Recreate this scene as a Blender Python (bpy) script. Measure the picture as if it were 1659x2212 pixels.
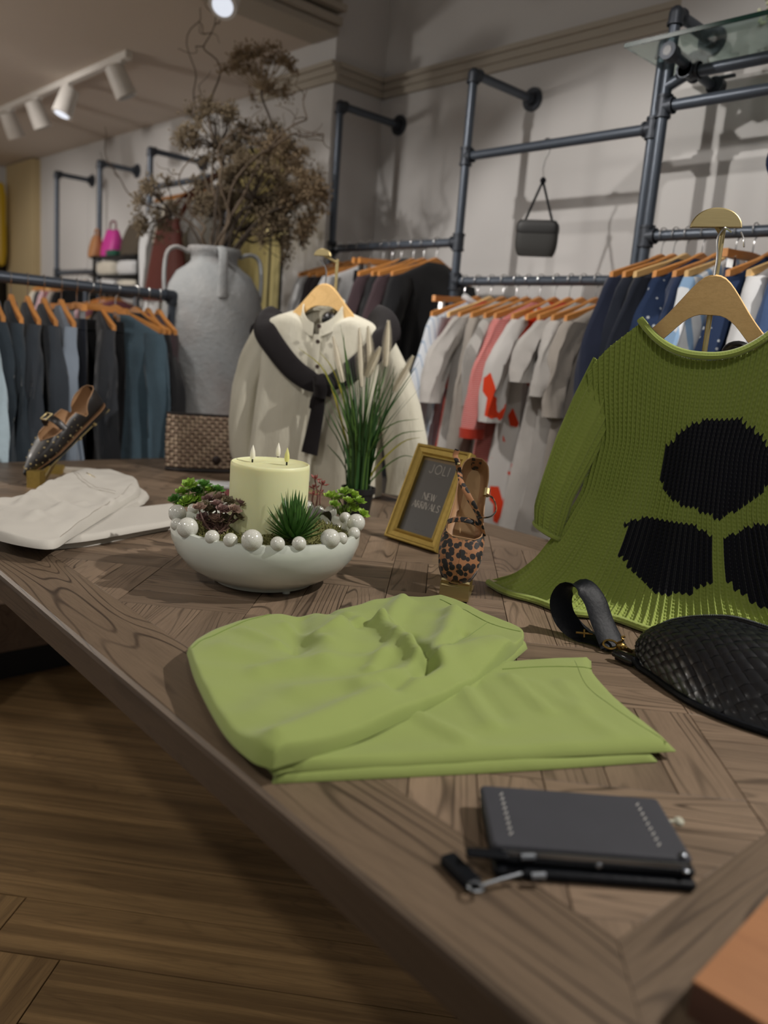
import bpy, bmesh, math, random
import numpy as np
from mathutils import Vector, Matrix, noise as mnoise
random.seed(7)
for o in list(bpy.data.objects): bpy.data.objects.remove(o)
SC = bpy.context.scene
COL = SC.collection
PI = math.pi
# ------------------------------------------------------------------ camera
F_PX, PITCH, ROLL, YAW, ZC, ZT = 1760.0, math.radians(11.3), math.radians(4.57), math.radians(46.3), 1.27, 0.84
_f0 = Vector((-math.sin(YAW), math.cos(YAW), 0)); _r0 = Vector((math.cos(YAW), math.sin(YAW), 0)); _z = Vector((0, 0, 1))
FW = _f0*math.cos(PITCH) - _z*math.sin(PITCH); _u = _f0*math.sin(PITCH) + _z*math.cos(PITCH)
RT = _r0*math.cos(ROLL) + _u*math.sin(ROLL); UPV = -_r0*math.sin(ROLL) + _u*math.cos(ROLL)
CAM = Vector((0, 0, ZC))
cd = bpy.data.cameras.new('camera'); co = bpy.data.objects.new('camera', cd); COL.objects.link(co)
co.matrix_world = Matrix(((RT.x, UPV.x, -FW.x, CAM.x), (RT.y, UPV.y, -FW.y, CAM.y), (RT.z, UPV.z, -FW.z, CAM.z), (0, 0, 0, 1)))
cd.sensor_fit = 'VERTICAL'; cd.sensor_height = 36.0; cd.sensor_width = 27.0; cd.lens = F_PX/2212*36
cd.clip_start = 0.02; cd.clip_end = 60
cd.dof.use_dof = True; cd.dof.focus_distance = 1.36; cd.dof.aperture_fstop = 2.9; cd.dof.aperture_blades = 0
SC.camera = co
# ------------------------------------------------------------------ light and exposure
SC.view_settings.view_transform = 'Standard'; SC.view_settings.look = 'None'
SC.view_settings.gamma = 1.0; SC.view_settings.use_curve_mapping = False
SC.view_settings.exposure = -0.66
wd = bpy.data.worlds.new('shop_ambient'); SC.world = wd; wd.use_nodes = True
bg = wd.node_tree.nodes['Background']; bg.inputs[0].default_value = (1.0, 0.97, 0.94, 1); bg.inputs[1].default_value = 0.36
def spot(name, loc, target, power, angle=50, blend=.6, size=.04, col=(1, .95, .90)):
    l = bpy.data.lights.new(name, 'SPOT'); l.energy = power; l.spot_size = math.radians(angle); l.spot_blend = blend
    l.shadow_soft_size = size; l.color = col
    o = bpy.data.objects.new(name, l); COL.objects.link(o); o.location = loc
    o.rotation_euler = (Vector(target) - Vector(loc)).to_track_quat('-Z', 'Y').to_euler()
    return o
# ceiling track spots of the shop, plus added fills (near, floor) (key light comes from the rail wall side, right of the picture)
spot('ceiling_spot_key', (0.55, 2.15, 2.95), (-1.05, .95, .84), 410, 66, .6, .025)
spot('ceiling_spot_table', (-.9, 2.1, 2.95), (-2.1, 1.0, .9), 60, 55, .7, .03)
spot('ceiling_spot_wall', (-2.15, .55, 2.62), (-1.75, 2.75, 1.25), 155, 54, .45, .03)
spot('ceiling_spot_wall_bay', (-3.0, .75, 2.55), (-2.75, 2.75, 1.15), 62, 54, .5, .03)
spot('ceiling_spot_right', (-.55, .8, 2.95), (-.95, 2.6, 1.35), 80, 62, .5, .03)
spot('fill_spot_near', (.9, -.3, 2.9), (-.7, 1.15, 1.0), 60, 50, .9, .10)  # added front fill from the camera side, without a seen fixture
spot('ceiling_spot_left', (-1.2, -.4, 2.9), (-2.9, 1.2, 1.1), 70, 60, .7, .05)
spot('ceiling_spot_urn', (-2.3, .7, 2.9), (-2.85, 1.75, 1.4), 42, 60, .7, .05)
spot('fill_spot_floor', (-.9, -1.0, 2.9), (-1.5, .3, 0), 120, 62, .9, .06)  # added fill to brighten the floor, without a seen fixture
spot('ceiling_spot_far', (-4.6, .6, 2.55), (-5.0, 2.6, 1.4), 110, 75, .7, .05)
spot('ceiling_spot_far_end', (-6.2, .8, 2.55), (-6.8, 2.6, 1.3), 90, 75, .7, .05)
def lamp(name, loc, power, r, col=(1, .94, .87)):
    l = bpy.data.lights.new(name, 'POINT'); l.energy = power; l.shadow_soft_size = r; l.color = col
    o = bpy.data.objects.new(name, l); COL.objects.link(o); o.location = loc; return o
# added point lights that fill the dark left ceiling, no lamp seen there
lamp('fill_light_far', (-4.9, -.6, 1.9), 95, .15); lamp('fill_light_left', (-3.0, -1.3, 2.0), 18, .15)
# ------------------------------------------------------------------ measuring helpers: picture pixel -> point of the place
def ray(px, py): return FW + RT*((px-829.5)/F_PX) - UPV*((py-1106)/F_PX)
def onz(px, py, z=ZT): d = ray(px, py); return CAM + d*((z-ZC)/d.z)
def ony(px, py, y): d = ray(px, py); return CAM + d*(y/d.y)
def onx(px, py, x): d = ray(px, py); return CAM + d*(x/d.x)
def atd(px, py, dep): return CAM + ray(px, py)*dep
def V(*a): return Vector(a)
def lerp(a, b, t): return a + (b-a)*t
def smooth(t): t = max(0, min(1, t)); return t*t*(3-2*t)
def cr(pts, n):
    """Catmull-Rom curve through points, n samples"""
    P = [Vector(p) for p in pts]; m = len(P)-1; out = []
    for k in range(n):
        t = k/(n-1)*m; i = min(int(t), m-1); f = t-i
        p1, p2 = P[i], P[i+1]; p0 = P[i-1] if i else p1*2-p2; p3 = P[i+2] if i+2 <= m else p2*2-p1
        out.append(.5*((2*p1) + (p2-p0)*f + (2*p0-5*p1+4*p2-p3)*f*f + (3*p1-p0-3*p2+p3)*f**3))
    return out
def ipl(tab, t):
    for (a, x), (b, y) in zip(tab, tab[1:]):
        if t <= b:
            k = (t-a)/(b-a) if b > a else 0
            return x + (y-x)*max(0, k)
    return tab[-1][1]
# ------------------------------------------------------------------ objects
def mw(o): return mw(o.parent) @ o.matrix_basis if o.parent else o.matrix_basis.copy()
def props(o, label=None, cat=None, group=None, kind=None):
    if label: o['label'] = label
    if cat: o['category'] = cat
    if group: o['group'] = group
    if kind: o['kind'] = kind
    return o
def thing(name, label, cat, loc=(0, 0, 0), rz=0, group=None):
    o = bpy.data.objects.new(name, None); COL.objects.link(o); o.empty_display_size = .05
    o.location = loc; o.rotation_euler = (0, 0, rz)
    return props(o, label, cat, group)
def copy_tree(o, parent=None):
    c = o.copy(); COL.objects.link(c); c.parent = parent
    for ch in [x for x in bpy.data.objects if x.parent == o]: copy_tree(ch, c)
    return c
class MB:
    def __init__(s): s.v = []; s.f = []; s.m = []; s.uv = None
    def add(s, vs, fs, m=0):
        o = len(s.v); s.v += [tuple(p) for p in vs]; s.f += [tuple(o+i for i in f) for f in fs]; s.m += [m]*len(fs); return s
    def box(s, c, d, M=None, m=0):
        x, y, z = d[0]/2, d[1]/2, d[2]/2; c = Vector(c)
        vs = [Vector((a*x, b*y, e*z)) for e in (-1, 1) for a, b in ((-1, -1), (1, -1), (1, 1), (-1, 1))]
        if M is not None: vs = [M @ p for p in vs]
        return s.add([p+c for p in vs], [(3, 2, 1, 0), (4, 5, 6, 7), (0, 1, 5, 4), (1, 2, 6, 5), (2, 3, 7, 6), (3, 0, 4, 7)], m)
    def slab(s, poly, z0, z1, ch=0.0, m=0):
        """prism over a 2D polygon (counter-clockwise), top edge chamfered by ch"""
        n = len(poly); c = sum((Vector((p[0], p[1])) for p in poly), Vector((0, 0)))/n
        vs = [(p[0], p[1], z0) for p in poly]
        if ch:
            vs += [(p[0], p[1], z1-ch) for p in poly]
            for p in poly:
                q = Vector((p[0], p[1])); d = c-q; q = q + d.normalized()*min(ch*1.2, d.length*.4); vs.append((q.x, q.y, z1))
        else: vs += [(p[0], p[1], z1) for p in poly]
        L = 3 if ch else 2
        fs = [tuple(range(n-1, -1, -1)), tuple((L-1)*n+i for i in range(n))]
        for l in range(L-1): fs += [(l*n+i, l*n+(i+1) % n, (l+1)*n+(i+1) % n, (l+1)*n+i) for i in range(n)]
        return s.add(vs, fs, m)
    def tube(s, pts, r, n=8, cap=True, flat=None, m=0, closed=False):
        """flat=(ratio, vector): elliptical section, its wide axis along vector"""
        P = [Vector(p) for p in pts]; k = len(P); R = r if isinstance(r, (list, tuple)) else [r]*k
        T = []
        for i in range(k):
            a = P[(i-1) % k] if closed else P[max(i-1, 0)]; b = P[(i+1) % k] if closed else P[min(i+1, k-1)]
            d = b-a; T.append(d.normalized() if d.length > 1e-9 else Vector((0, 0, 1)))
        nrm = T[0].orthogonal().normalized(); vs = []
        for i in range(k):
            nrm = (nrm - T[i]*nrm.dot(T[i])); nrm = nrm.normalized() if nrm.length > 1e-6 else T[i].orthogonal().normalized()
            a = nrm; b = T[i].cross(a)
            if flat:
                w = flat[1](i/(k-1)) if callable(flat[1]) else Vector(flat[1])
                a = (w - T[i]*w.dot(T[i])).normalized(); b = T[i].cross(a)
            ra, rb = R[i], R[i]*(flat[0] if flat else 1)
            vs += [P[i] + a*(ra*math.cos(2*PI*j/n)) + b*(rb*math.sin(2*PI*j/n)) for j in range(n)]
        fs = []
        for i in range(k if closed else k-1):
            i2 = (i+1) % k
            fs += [(i*n+j, i*n+(j+1) % n, i2*n+(j+1) % n, i2*n+j) for j in range(n)]
        if cap and not closed: fs += [tuple(range(n-1, -1, -1)), tuple((k-1)*n+j for j in range(n))]
        return s.add(vs, fs, m)
    def lathe(s, prof, n=32, c=(0, 0, 0), m=0, wob=None):
        c = Vector(c); k = len(prof); vs = []
        for i, (r, z) in enumerate(prof):
            for j in range(n):
                a = 2*PI*j/n; q = r*(1 + (wob(a, z) if wob else 0)); vs.append(c + Vector((q*math.cos(a), q*math.sin(a), z)))
        fs = [(i*n+j, i*n+(j+1) % n, (i+1)*n+(j+1) % n, (i+1)*n+j) for i in range(k-1) for j in range(n)]
        fs += [tuple(range(n-1, -1, -1)), tuple((k-1)*n+j for j in range(n))]
        return s.add(vs, fs, m)
    def ball(s, c, r, n=12, sc=(1, 1, 1), M=None, m=0):
        h = max(n//2, 4); vs = []; c = Vector(c)
        for i in range(1, h):
            t = PI*i/h
            for j in range(n):
                a = 2*PI*j/n; p = Vector((r*sc[0]*math.sin(t)*math.cos(a), r*sc[1]*math.sin(t)*math.sin(a), r*sc[2]*math.cos(t)))
                vs.append(c + (M @ p if M is not None else p))
        for sg in (1, -1):
            p = Vector((0, 0, sg*r*sc[2])); vs.append(c + (M @ p if M is not None else p))
        fs = [(i*n+j, (i+1)*n+j, (i+1)*n+(j+1) % n, i*n+(j+1) % n) for i in range(h-2) for j in range(n)]
        t0, b0 = len(vs)-2, len(vs)-1
        fs += [(t0, j, (j+1) % n) for j in range(n)] + [(b0, (h-2)*n+(j+1) % n, (h-2)*n+j) for j in range(n)]
        return s.add(vs, fs, m)
    def grid(s, P, cu=False, cv=False, m=0, flip=False):
        a, b = len(P), len(P[0]); vs = [p for row in P for p in row]; fs = []
        for i in range(a if cu else a-1):
            for j in range(b if cv else b-1):
                q = (i*b+j, i*b+(j+1) % b, ((i+1) % a)*b+(j+1) % b, ((i+1) % a)*b+j)
                fs.append(q[::-1] if flip else q)
        return s.add(vs, fs, m)
    def shell(s, P, t, N=None, m=0):
        """closed sheet: grid P thickened by t along N (vector or per-vertex normals)"""
        a, b = len(P), len(P[0])
        if N is None:
            N = []
            for i in range(a):
                row = []
                for j in range(b):
                    du = Vector(P[min(i+1, a-1)][j]) - Vector(P[max(i-1, 0)][j]); dv = Vector(P[i][min(j+1, b-1)]) - Vector(P[i][max(j-1, 0)])
                    n = du.cross(dv); row.append(n.normalized() if n.length > 1e-12 else Vector((0, 0, 1)))
                N.append(row)
        else: N = [[Vector(N)]*b for _ in range(a)]
        Q = [[Vector(P[i][j]) - N[i][j]*t for j in range(b)] for i in range(a)]
        o = len(s.v); s.grid(P, m=m); s.grid(Q, m=m, flip=True); k = a*b
        rim = [(0, j) for j in range(b)] + [(i, b-1) for i in range(1, a)] + [(a-1, j) for j in range(b-2, -1, -1)] + [(i, 0) for i in range(a-2, 0, -1)]
        id_ = [i*b+j for i, j in rim]; L = len(id_)
        fs = [(id_[q], k+id_[q], k+id_[(q+1) % L], id_[(q+1) % L]) for q in range(L)]
        s.f += [tuple(o+i for i in f) for f in fs]; s.m += [m]*len(fs)
        return s
    def xf(s, M): s.v = [tuple(M @ Vector(p)) for p in s.v]; return s
    def build(s, name, mat, parent=None, world=False, smooth=True, angle=40, label=None, kind=None):
        me = bpy.data.meshes.new(name)
        vs = s.v
        if world and parent is not None:
            I = mw(parent).inverted(); vs = [tuple(I @ Vector(p)) for p in vs]
        me.from_pydata(vs, [], s.f)
        for x in (mat if isinstance(mat, (list, tuple)) else [mat]): me.materials.append(x)
        if any(s.m): me.polygons.foreach_set('material_index', s.m)
        if smooth:
            me.polygons.foreach_set('use_smooth', [True]*len(s.f)); me.set_sharp_from_angle(angle=math.radians(angle))
        me.update()
        o = bpy.data.objects.new(name, me); COL.objects.link(o); o.parent = parent
        if label: o['label'] = label
        if kind: o['kind'] = kind
        return o
def lone(name, mb, mat, label, cat, group=None, base=None, **k):
    """a thing that is one mesh, origin at its base"""
    if base is None:
        xs = [p[0] for p in mb.v]; ys = [p[1] for p in mb.v]; zs = [p[2] for p in mb.v]
        base = ((min(xs)+max(xs))/2, (min(ys)+max(ys))/2, min(zs))
    mb.xf(Matrix.Translation(-Vector(base))); o = mb.build(name, mat, **k); o.location = base
    return props(o, label, cat, group)
def frame_from(x, z):
    """rotation matrix with local x along x and local z near z"""
    x = Vector(x).normalized(); y = Vector(z).cross(x).normalized(); z = x.cross(y)
    return Matrix(((x.x, y.x, z.x), (x.y, y.y, z.y), (x.z, y.z, z.z)))
# ------------------------------------------------------------------ materials
def lin(h):
    h = h.lstrip('#'); c = [int(h[i:i+2], 16)/255 for i in (0, 2, 4)]
    return tuple((x/12.92 if x <= .04045 else ((x+.055)/1.055)**2.4) for x in c) + (1,)
def mul(c, k): return tuple(min(x*k, 1) for x in c[:3]) + (1,)
class NT:
    def __init__(s, name):
        s.mat = bpy.data.materials.new(name); s.mat.use_nodes = True; s.t = s.mat.node_tree; s.b = s.t.nodes['Principled BSDF']
    def n(s, typ, **k):
        x = s.t.nodes.new(typ)
        for a, b in k.items():
            if a[0] == '_': x.inputs[int(a[1:])].default_value = b
            else: setattr(x, a, b)
        return x
    def l(s, a, b): s.t.links.new(a, b)
    def math(s, op, a, b=None, clamp=False):
        x = s.n('ShaderNodeMath', operation=op, use_clamp=clamp)
        for i, q in enumerate((a, b)):
            if q is None: continue
            if isinstance(q, (int, float)): x.inputs[i].default_value = q
            else: s.l(q, x.inputs[i])
        return x.outputs[0]
    def mix(s, f, a, b, typ='MIX'):
        x = s.n('ShaderNodeMix', data_type='RGBA', blend_type=typ)
        for i, q in ((0, f), (6, a), (7, b)):
            if isinstance(q, (int, float, tuple)): x.inputs[i].default_value = q
            else: s.l(q, x.inputs[i])
        return x.outputs[2]
    def ramp(s, f, stops):
        x = s.n('ShaderNodeValToRGB'); e = x.color_ramp.elements
        while len(e) < len(stops): e.new(.5)
        for q, (p, c) in zip(e, stops): q.position = p; q.color = c if len(c) == 4 else (*c, 1)
        s.l(f, x.inputs[0]); return x.outputs[0]
    def coord(s, scale=(1, 1, 1), out='Object', rnd=0):
        c = s.n('ShaderNodeTexCoord'); m = s.n('ShaderNodeMapping'); m.inputs['Scale'].default_value = scale
        if rnd:
            oi = s.n('ShaderNodeObjectInfo'); a = s.n('ShaderNodeVectorMath', operation='MULTIPLY_ADD')
            a.inputs[0].default_value = (7.3*rnd, 3.1*rnd, 5.7*rnd); s.l(oi.outputs['Random'], a.inputs[1]); s.l(c.outputs[out], a.inputs[2]); s.l(a.outputs[0], m.inputs[0])
        else: s.l(c.outputs[out], m.inputs[0])
        return m.outputs[0]
    def noise(s, vec, scale=5, detail=4, rough=.5, dist=0):
        x = s.n('ShaderNodeTexNoise'); x.inputs['Scale'].default_value = scale; x.inputs['Detail'].default_value = detail
        x.inputs['Roughness'].default_value = rough; x.inputs['Distortion'].default_value = dist; s.l(vec, x.inputs['Vector']); return x.outputs[0]
    def bump(s, h, strength=.3, dist=.002):
        x = s.n('ShaderNodeBump'); x.inputs['Strength'].default_value = strength; x.inputs['Distance'].default_value = dist
        s.l(h, x.inputs['Height']); s.l(x.outputs[0], s.b.inputs['Normal'])
    def set(s, col=None, rough=None, metal=0, spec=None, coat=0, sheen=0, trans=0, sss=0):
        if col is not None:
            if isinstance(col, tuple): s.b.inputs['Base Color'].default_value = col
            else: s.l(col, s.b.inputs['Base Color'])
        if rough is not None:
            if isinstance(rough, (int, float)): s.b.inputs['Roughness'].default_value = rough
            else: s.l(rough, s.b.inputs['Roughness'])
        s.b.inputs['Metallic'].default_value = metal
        if spec is not None: s.b.inputs['Specular IOR Level'].default_value = spec
        if coat: s.b.inputs['Coat Weight'].default_value = coat; s.b.inputs['Coat Roughness'].default_value = .12
        if sheen: s.b.inputs['Sheen Weight'].default_value = sheen
        if trans: s.b.inputs['Transmission Weight'].default_value = trans
        if sss:
            s.b.inputs['Subsurface Weight'].default_value = sss; s.b.inputs['Subsurface Radius'].default_value = (.02, .014, .008); s.b.inputs['Subsurface Scale'].default_value = 1
        return s.mat
_MC = {}
def plain(name, h, rough=.6, metal=0, var=.08, scale=25, bump=0, bscale=300, bdist=.001, spec=None, coat=0, sheen=0, sss=0, rnd=1):
    """one colour with slight uneven tone and fine relief"""
    if name in _MC: return _MC[name]
    t = NT(name); c = lin(h); v = t.coord(rnd=rnd); f = t.noise(v, scale, 3)
    col = t.mix(f, mul(c, 1-var), mul(c, 1+var))
    if bump: t.bump(t.noise(v, bscale, 2), bump, bdist)
    _MC[name] = t.set(col, rough, metal, spec, coat, sheen, 0, sss); return _MC[name]
def cloth(name, h, rough=.9, var=.1, weave=700, bump=.35, sheen=.25, h2=None, scale=14):
    """woven fabric: thread relief plus melange"""
    if name in _MC: return _MC[name]
    t = NT(name); c = lin(h); v = t.coord(rnd=1); f = t.noise(v, scale, 5, .65)
    col = t.mix(f, mul(c, 1-var), lin(h2) if h2 else mul(c, 1+var))
    vv = t.n('ShaderNodeTexVoronoi'); vv.inputs['Scale'].default_value = weave; t.l(v, vv.inputs['Vector'])
    wr = t.noise(v, 22, 4, .6)
    hh = t.math('ADD', t.math('MULTIPLY', vv.outputs[0], .25), t.math('MULTIPLY', wr, 2.2))
    t.bump(hh, bump, .0022)
    _MC[name] = t.set(col, rough, 0, .25, 0, sheen); return _MC[name]
def striped(name, h1, h2, axis=0, freq=90, duty=.5, noise=.0):
    t = NT(name); v = t.coord(); s = t.n('ShaderNodeSeparateXYZ'); t.l(v, s.inputs[0])
    x = t.math('FRACT', t.math('MULTIPLY', s.outputs[axis], freq))
    f = t.math('GREATER_THAN', x, duty)
    col = t.mix(f, lin(h1), lin(h2)); t.bump(t.noise(v, 30, 3), .4, .003)
    return t.set(col, .9, 0, .2, 0, .2)
def wood(name, h_light, h_dark, lines=9.0, rough=.5, stretch=9, tone=.22, coat=0, line_k=.55, bands=.0):
    """oak: contour lines of a noise stretched along local x make the cathedral figure, plus pores"""
    t = NT(name); v = t.coord((1, stretch, stretch), rnd=1); a, b = lin(h_light), lin(h_dark)
    n1 = t.noise(v, .9, 2, .45, .3)
    ln = t.math('FRACT', t.math('MULTIPLY', n1, lines*4.2))
    ln = t.math('ABSOLUTE', t.math('SUBTRACT', ln, .5))
    lf = t.ramp(ln, [(0, (1, 1, 1)), (.05, (.8,)*3), (.15, (0, 0, 0)), (1, (0, 0, 0))])
    lf = t.math('MULTIPLY', lf, t.ramp(t.noise(t.coord((1.3, stretch*.8, stretch), rnd=1), 2.1, 2), [(.38, (.15,)*3), (.62, (1, 1, 1))]))
    v2 = t.coord((5, stretch*14, stretch*14), rnd=1); pores = t.noise(v2, 4.0, 3, .75)
    pf = t.ramp(pores, [(.42, (0, 0, 0)), (.72, (1, 1, 1))])
    v3 = t.coord((.7, stretch*.9, stretch*.9), rnd=1); big = t.noise(v3, 1.7, 4, .6)
    col = t.mix(t.ramp(big, [(.3, (0, 0, 0)), (.7, (1, 1, 1))]), mul(a, 1-.8*tone), mul(a, 1+tone))
    if bands:
        bn = t.noise(t.coord((.25, stretch*2.2, stretch), rnd=1), 2.2, 3, .6)
        col = t.mix(t.math('MULTIPLY', t.ramp(bn, [(.40, (0, 0, 0)), (.60, (1, 1, 1))]), bands), col, b)
    col = t.mix(t.math('MULTIPLY', lf, line_k), col, b)
    col = t.mix(t.math('MULTIPLY', pf, .30), col, b)
    oi = t.n('ShaderNodeObjectInfo'); k = t.math('ADD', t.math('MULTIPLY', oi.outputs['Random'], tone), 1-tone/2)
    hs = t.n('ShaderNodeHueSaturation'); t.l(k, hs.inputs['Value']); t.l(col, hs.inputs['Color'])
    t.bump(t.math('ADD', pores, t.math('MULTIPLY', ln, .5)), .22, .0012)
    return t.set(hs.outputs[0], rough, 0, .4, coat)
def metal(name, h, rough=.35, var=.12, scale=40, brushed=False):
    if name in _MC: return _MC[name]
    t = NT(name); c = lin(h); v = t.coord((1, 1, 14) if brushed else (1, 1, 1)); f = t.noise(v, scale, 4)
    t.bump(f, .08, .0006)
    _MC[name] = t.set(t.mix(f, mul(c, 1-var), mul(c, 1+var)), rough, 1.0); return _MC[name]
M = {}
M['wall'] = plain('wall_paint', '#c6c4c2', .85, var=.03, scale=2.5, bump=.15, bscale=90)
M['wall_warm'] = plain('warm_column_paint', '#b8a57e', .85, var=.05, scale=3)
M['trim'] = plain('trim_paint', '#aaa295', .6, var=.03, scale=5)
M['ceiling'] = plain('ceiling_paint', '#cfc4b9', .9, var=.03, scale=2)
M['floor_gap'] = plain('floor_underlay', '#1d150d', .9)
M['floor'] = wood('floor_plank_oak', '#927650', '#4f3b26', 6, .42, 9, .3, 0, .35, .5)
M['table'] = wood('smoked_oak', '#7a6856', '#33281f', 7, .45, 10, .30, 0, .92)
M['board'] = wood('smoked_oak_border', '#6a5a49', '#30251d', 7, .45, 7, .12, 0, .98)
M['edge'] = wood('stained_shaded_edge', '#4c3e31', '#241b15', 7, .5, 7, .1, 0, .6)  # outer side darker than the boards: dark stain plus painted shade
M['core'] = plain('dark_oak_core', '#33271e', .7)
M['plinth'] = wood('plinth_oak', '#7a6654', '#3c2e25', 5, .55, 8, .15)
M['kick'] = plain('black_kick', '#121212', .6)
M['riser'] = wood('orange_wood', '#a9764e', '#7a4a2d', 7, .5, 8, .12, 0, .25)
M['riser_edge'] = wood('dark_wood_edge', '#5a3d30', '#33211a', 7, .55, 8, .1, 0, .25)
M['pipe'] = plain('slate_pipe', '#4b535e', .38, .35, .12, 18, .15, 220, .0006)
M['fitting'] = plain('iron_fitting', '#3a3f47', .45, .35, .15, 25, .2, 200)
M['chrome'] = metal('chrome_wire', '#c9c9c9', .25)
M['hanger'] = wood('hanger_beech', '#c98a4a', '#a5652c', 5, .45, 5, .2, .1, .3)
M['hanger_pale'] = wood('hanger_maple', '#e0ba7e', '#bb8f54', 5, .45, 5, .15, .1, .25)
M['brass'] = metal('brushed_brass', '#bdad80', .45, .1, 30, True)
M['gold'] = metal('gold_leaf', '#b59c58', .55, .22, 90)
M['old_brass'] = metal('old_brass', '#8e7440', .35)
M['steel'] = metal('zip_steel', '#8f949a', .35)
M['black'] = plain('black_plastic', '#0b0c0e', .35)
M['blackleather'] = plain('black_leather', '#0b0e13', .5, 0, .2, 30, .35, 160, .0012, spec=.16)
M['blackleather_soft'] = plain('charcoal_nubuck', '#33343a', .75, 0, .12, 30, .4, 350, .0008)
M['blackmatt'] = plain('black_cloth', '#0d0c0d', .9, var=.2)
M['white'] = plain('white_enamel', '#d5d1cb', .45)
M['glass_dark'] = plain('dark_panel', '#2c3436', .5)
# ------------------------------------------------------------------ the setting
def struct(name, mb, mat, parent=None, **k):
    o = mb.build(name, mat, parent, **k)
    if parent is None: o['kind'] = 'structure'
    return o
WY = 2.76
floor = struct('floor', MB().box((-2.6, .6, -.056), (11.2, 6.4, .1)), [M['floor_gap'], M['floor']][1], smooth=False)
e1 = V(math.cos(math.radians(41.4)), math.sin(math.radians(41.4)), 0); e2 = V(-e1.y, e1.x, 0)
PW, PL, PG = .162, .972, .0012
o0 = V(-1.676, .587, 0) - e2*PW
for i in range(-40, 40):
    for j in range(-6, 6):
        for typ in (0, 1):
            a, b = (i*PW + j*PL, -i*PW + j*PL) if typ == 0 else (i*PW-PW + j*PL, -i*PW+PW-PL + j*PL)
            sa, sb = (PL, PW) if typ == 0 else (PW, PL)
            c = o0 + e1*(a+sa/2) + e2*(b+sb/2)
            if -4.3 < c.x < .3 and -.9 < c.y < 2.7 and (c.y < 1.9 or c.x > -3.6):
                mb = MB().slab([(-PL/2+PG, -PW/2+PG), (PL/2-PG, -PW/2+PG), (PL/2-PG, PW/2-PG), (-PL/2+PG, PW/2-PG)], -.008, 0, .0012)
                o = mb.build('plank', M['floor'], floor, smooth=False)
                o.location = c; o.rotation_euler = (0, 0, math.radians(41.4) + (PI/2 if typ else 0))
# main wall behind the rails, with picture rail
wall = struct('wall_back', MB().box((-2.6, WY+.1, 1.65), (11.2, .2, 3.3)), M['wall'], smooth=False)
def rail_profile(mb, x0, x1, y, z, s=1):
    """two-step picture rail standing proud of a wall face at y"""
    for dz, h, d in ((0, .03, .018), (.03, .028, .03), (.058, .02, .045)):
        mb.box(((x0+x1)/2, y-d/2, z+dz+h/2), (x1-x0, d, h))
trim1 = MB(); rail_profile(trim1, -3.12, -1.5, WY, 2.42)
struct('trim_1', trim1, M['trim'], smooth=False)
# pilaster at the right
struct('wall_pilaster', MB().box((.5, 2.7, 1.65), (4.06, .2, 3.3)), M['wall'], smooth=False)
# pier between the two bays
struct('wall_pier', MB().box((-3.40, 2.61, 1.65), (.56, .3, 3.3)), M['wall'], smooth=False)
trim2 = MB(); rail_profile(trim2, -3.70, -3.085, 2.46, 2.42)
for dz, h, d in ((0, .03, .018), (.03, .028, .03), (.058, .02, .045)):
    trim2.box((-3.12+d/2, 2.61, 2.42+dz+h/2), (d, .3, h))
struct('trim_2', trim2, M['trim'], smooth=False)
# lower ceiling of the left bay with its stepped beam edge
struct('ceiling', MB().box((-5.66, 1.05, 2.66), (5.06, 5.6, .1)), M['ceiling'], smooth=False)
struct('ceiling_upper', MB().box((-1.0, .6, 3.35), (8, 6.4, .1)), M['ceiling'], smooth=False)
bm_ = MB(); bm_.box((-3.2, .4, 2.98), (.16, 4.1, .75))
for z, h, d in ((2.605, .03, .025), (2.64, .03, .05), (2.69, .025, .075), (2.735, .03, .04)):
    bm_.box((-3.12+d/2, .4, z+h/2), (d, 4.1, h))
struct('beam', bm_, M['trim'], smooth=False)
# left end of the shop: end wall, warm column, doorway
struct('wall_left', MB().box((-8.3, .6, 1.65), (.2, 6.4, 3.3)), M['wall'], smooth=False)
struct('wall_column', MB().box(((ony(14, 450, 2.70).x+ony(72, 450, 2.70).x)/2, 2.73, 1.3), (ony(72, 450, 2.70).x-ony(14, 450, 2.70).x, .06, 2.6)), M['wall_warm'], smooth=False)
dr = MB().box((-8.15, 2.1, 1.05), (.05, 1.3, 2.1)); struct('door_1', dr, plain('dark_doorway', '#17130b', .4), smooth=False)
gl = NT('amber_door_glow'); gl.b.inputs['Emission Color'].default_value = lin('#d9b020'); gl.b.inputs['Emission Strength'].default_value = .12
props(lone('door_lamp', MB().lathe([(.0, 0), (.03, .02), (.045, .12), (.045, .6), (.03, .7), (0, .72)], 16, (-7.95, onx(2, 500, -7.95).y, onx(2, 500, -7.95).z-.3)), gl.set(lin('#8a6a12'), .4), 'amber glowing wall lamp beside the dark doorway at the far left', 'lamp'))
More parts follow.
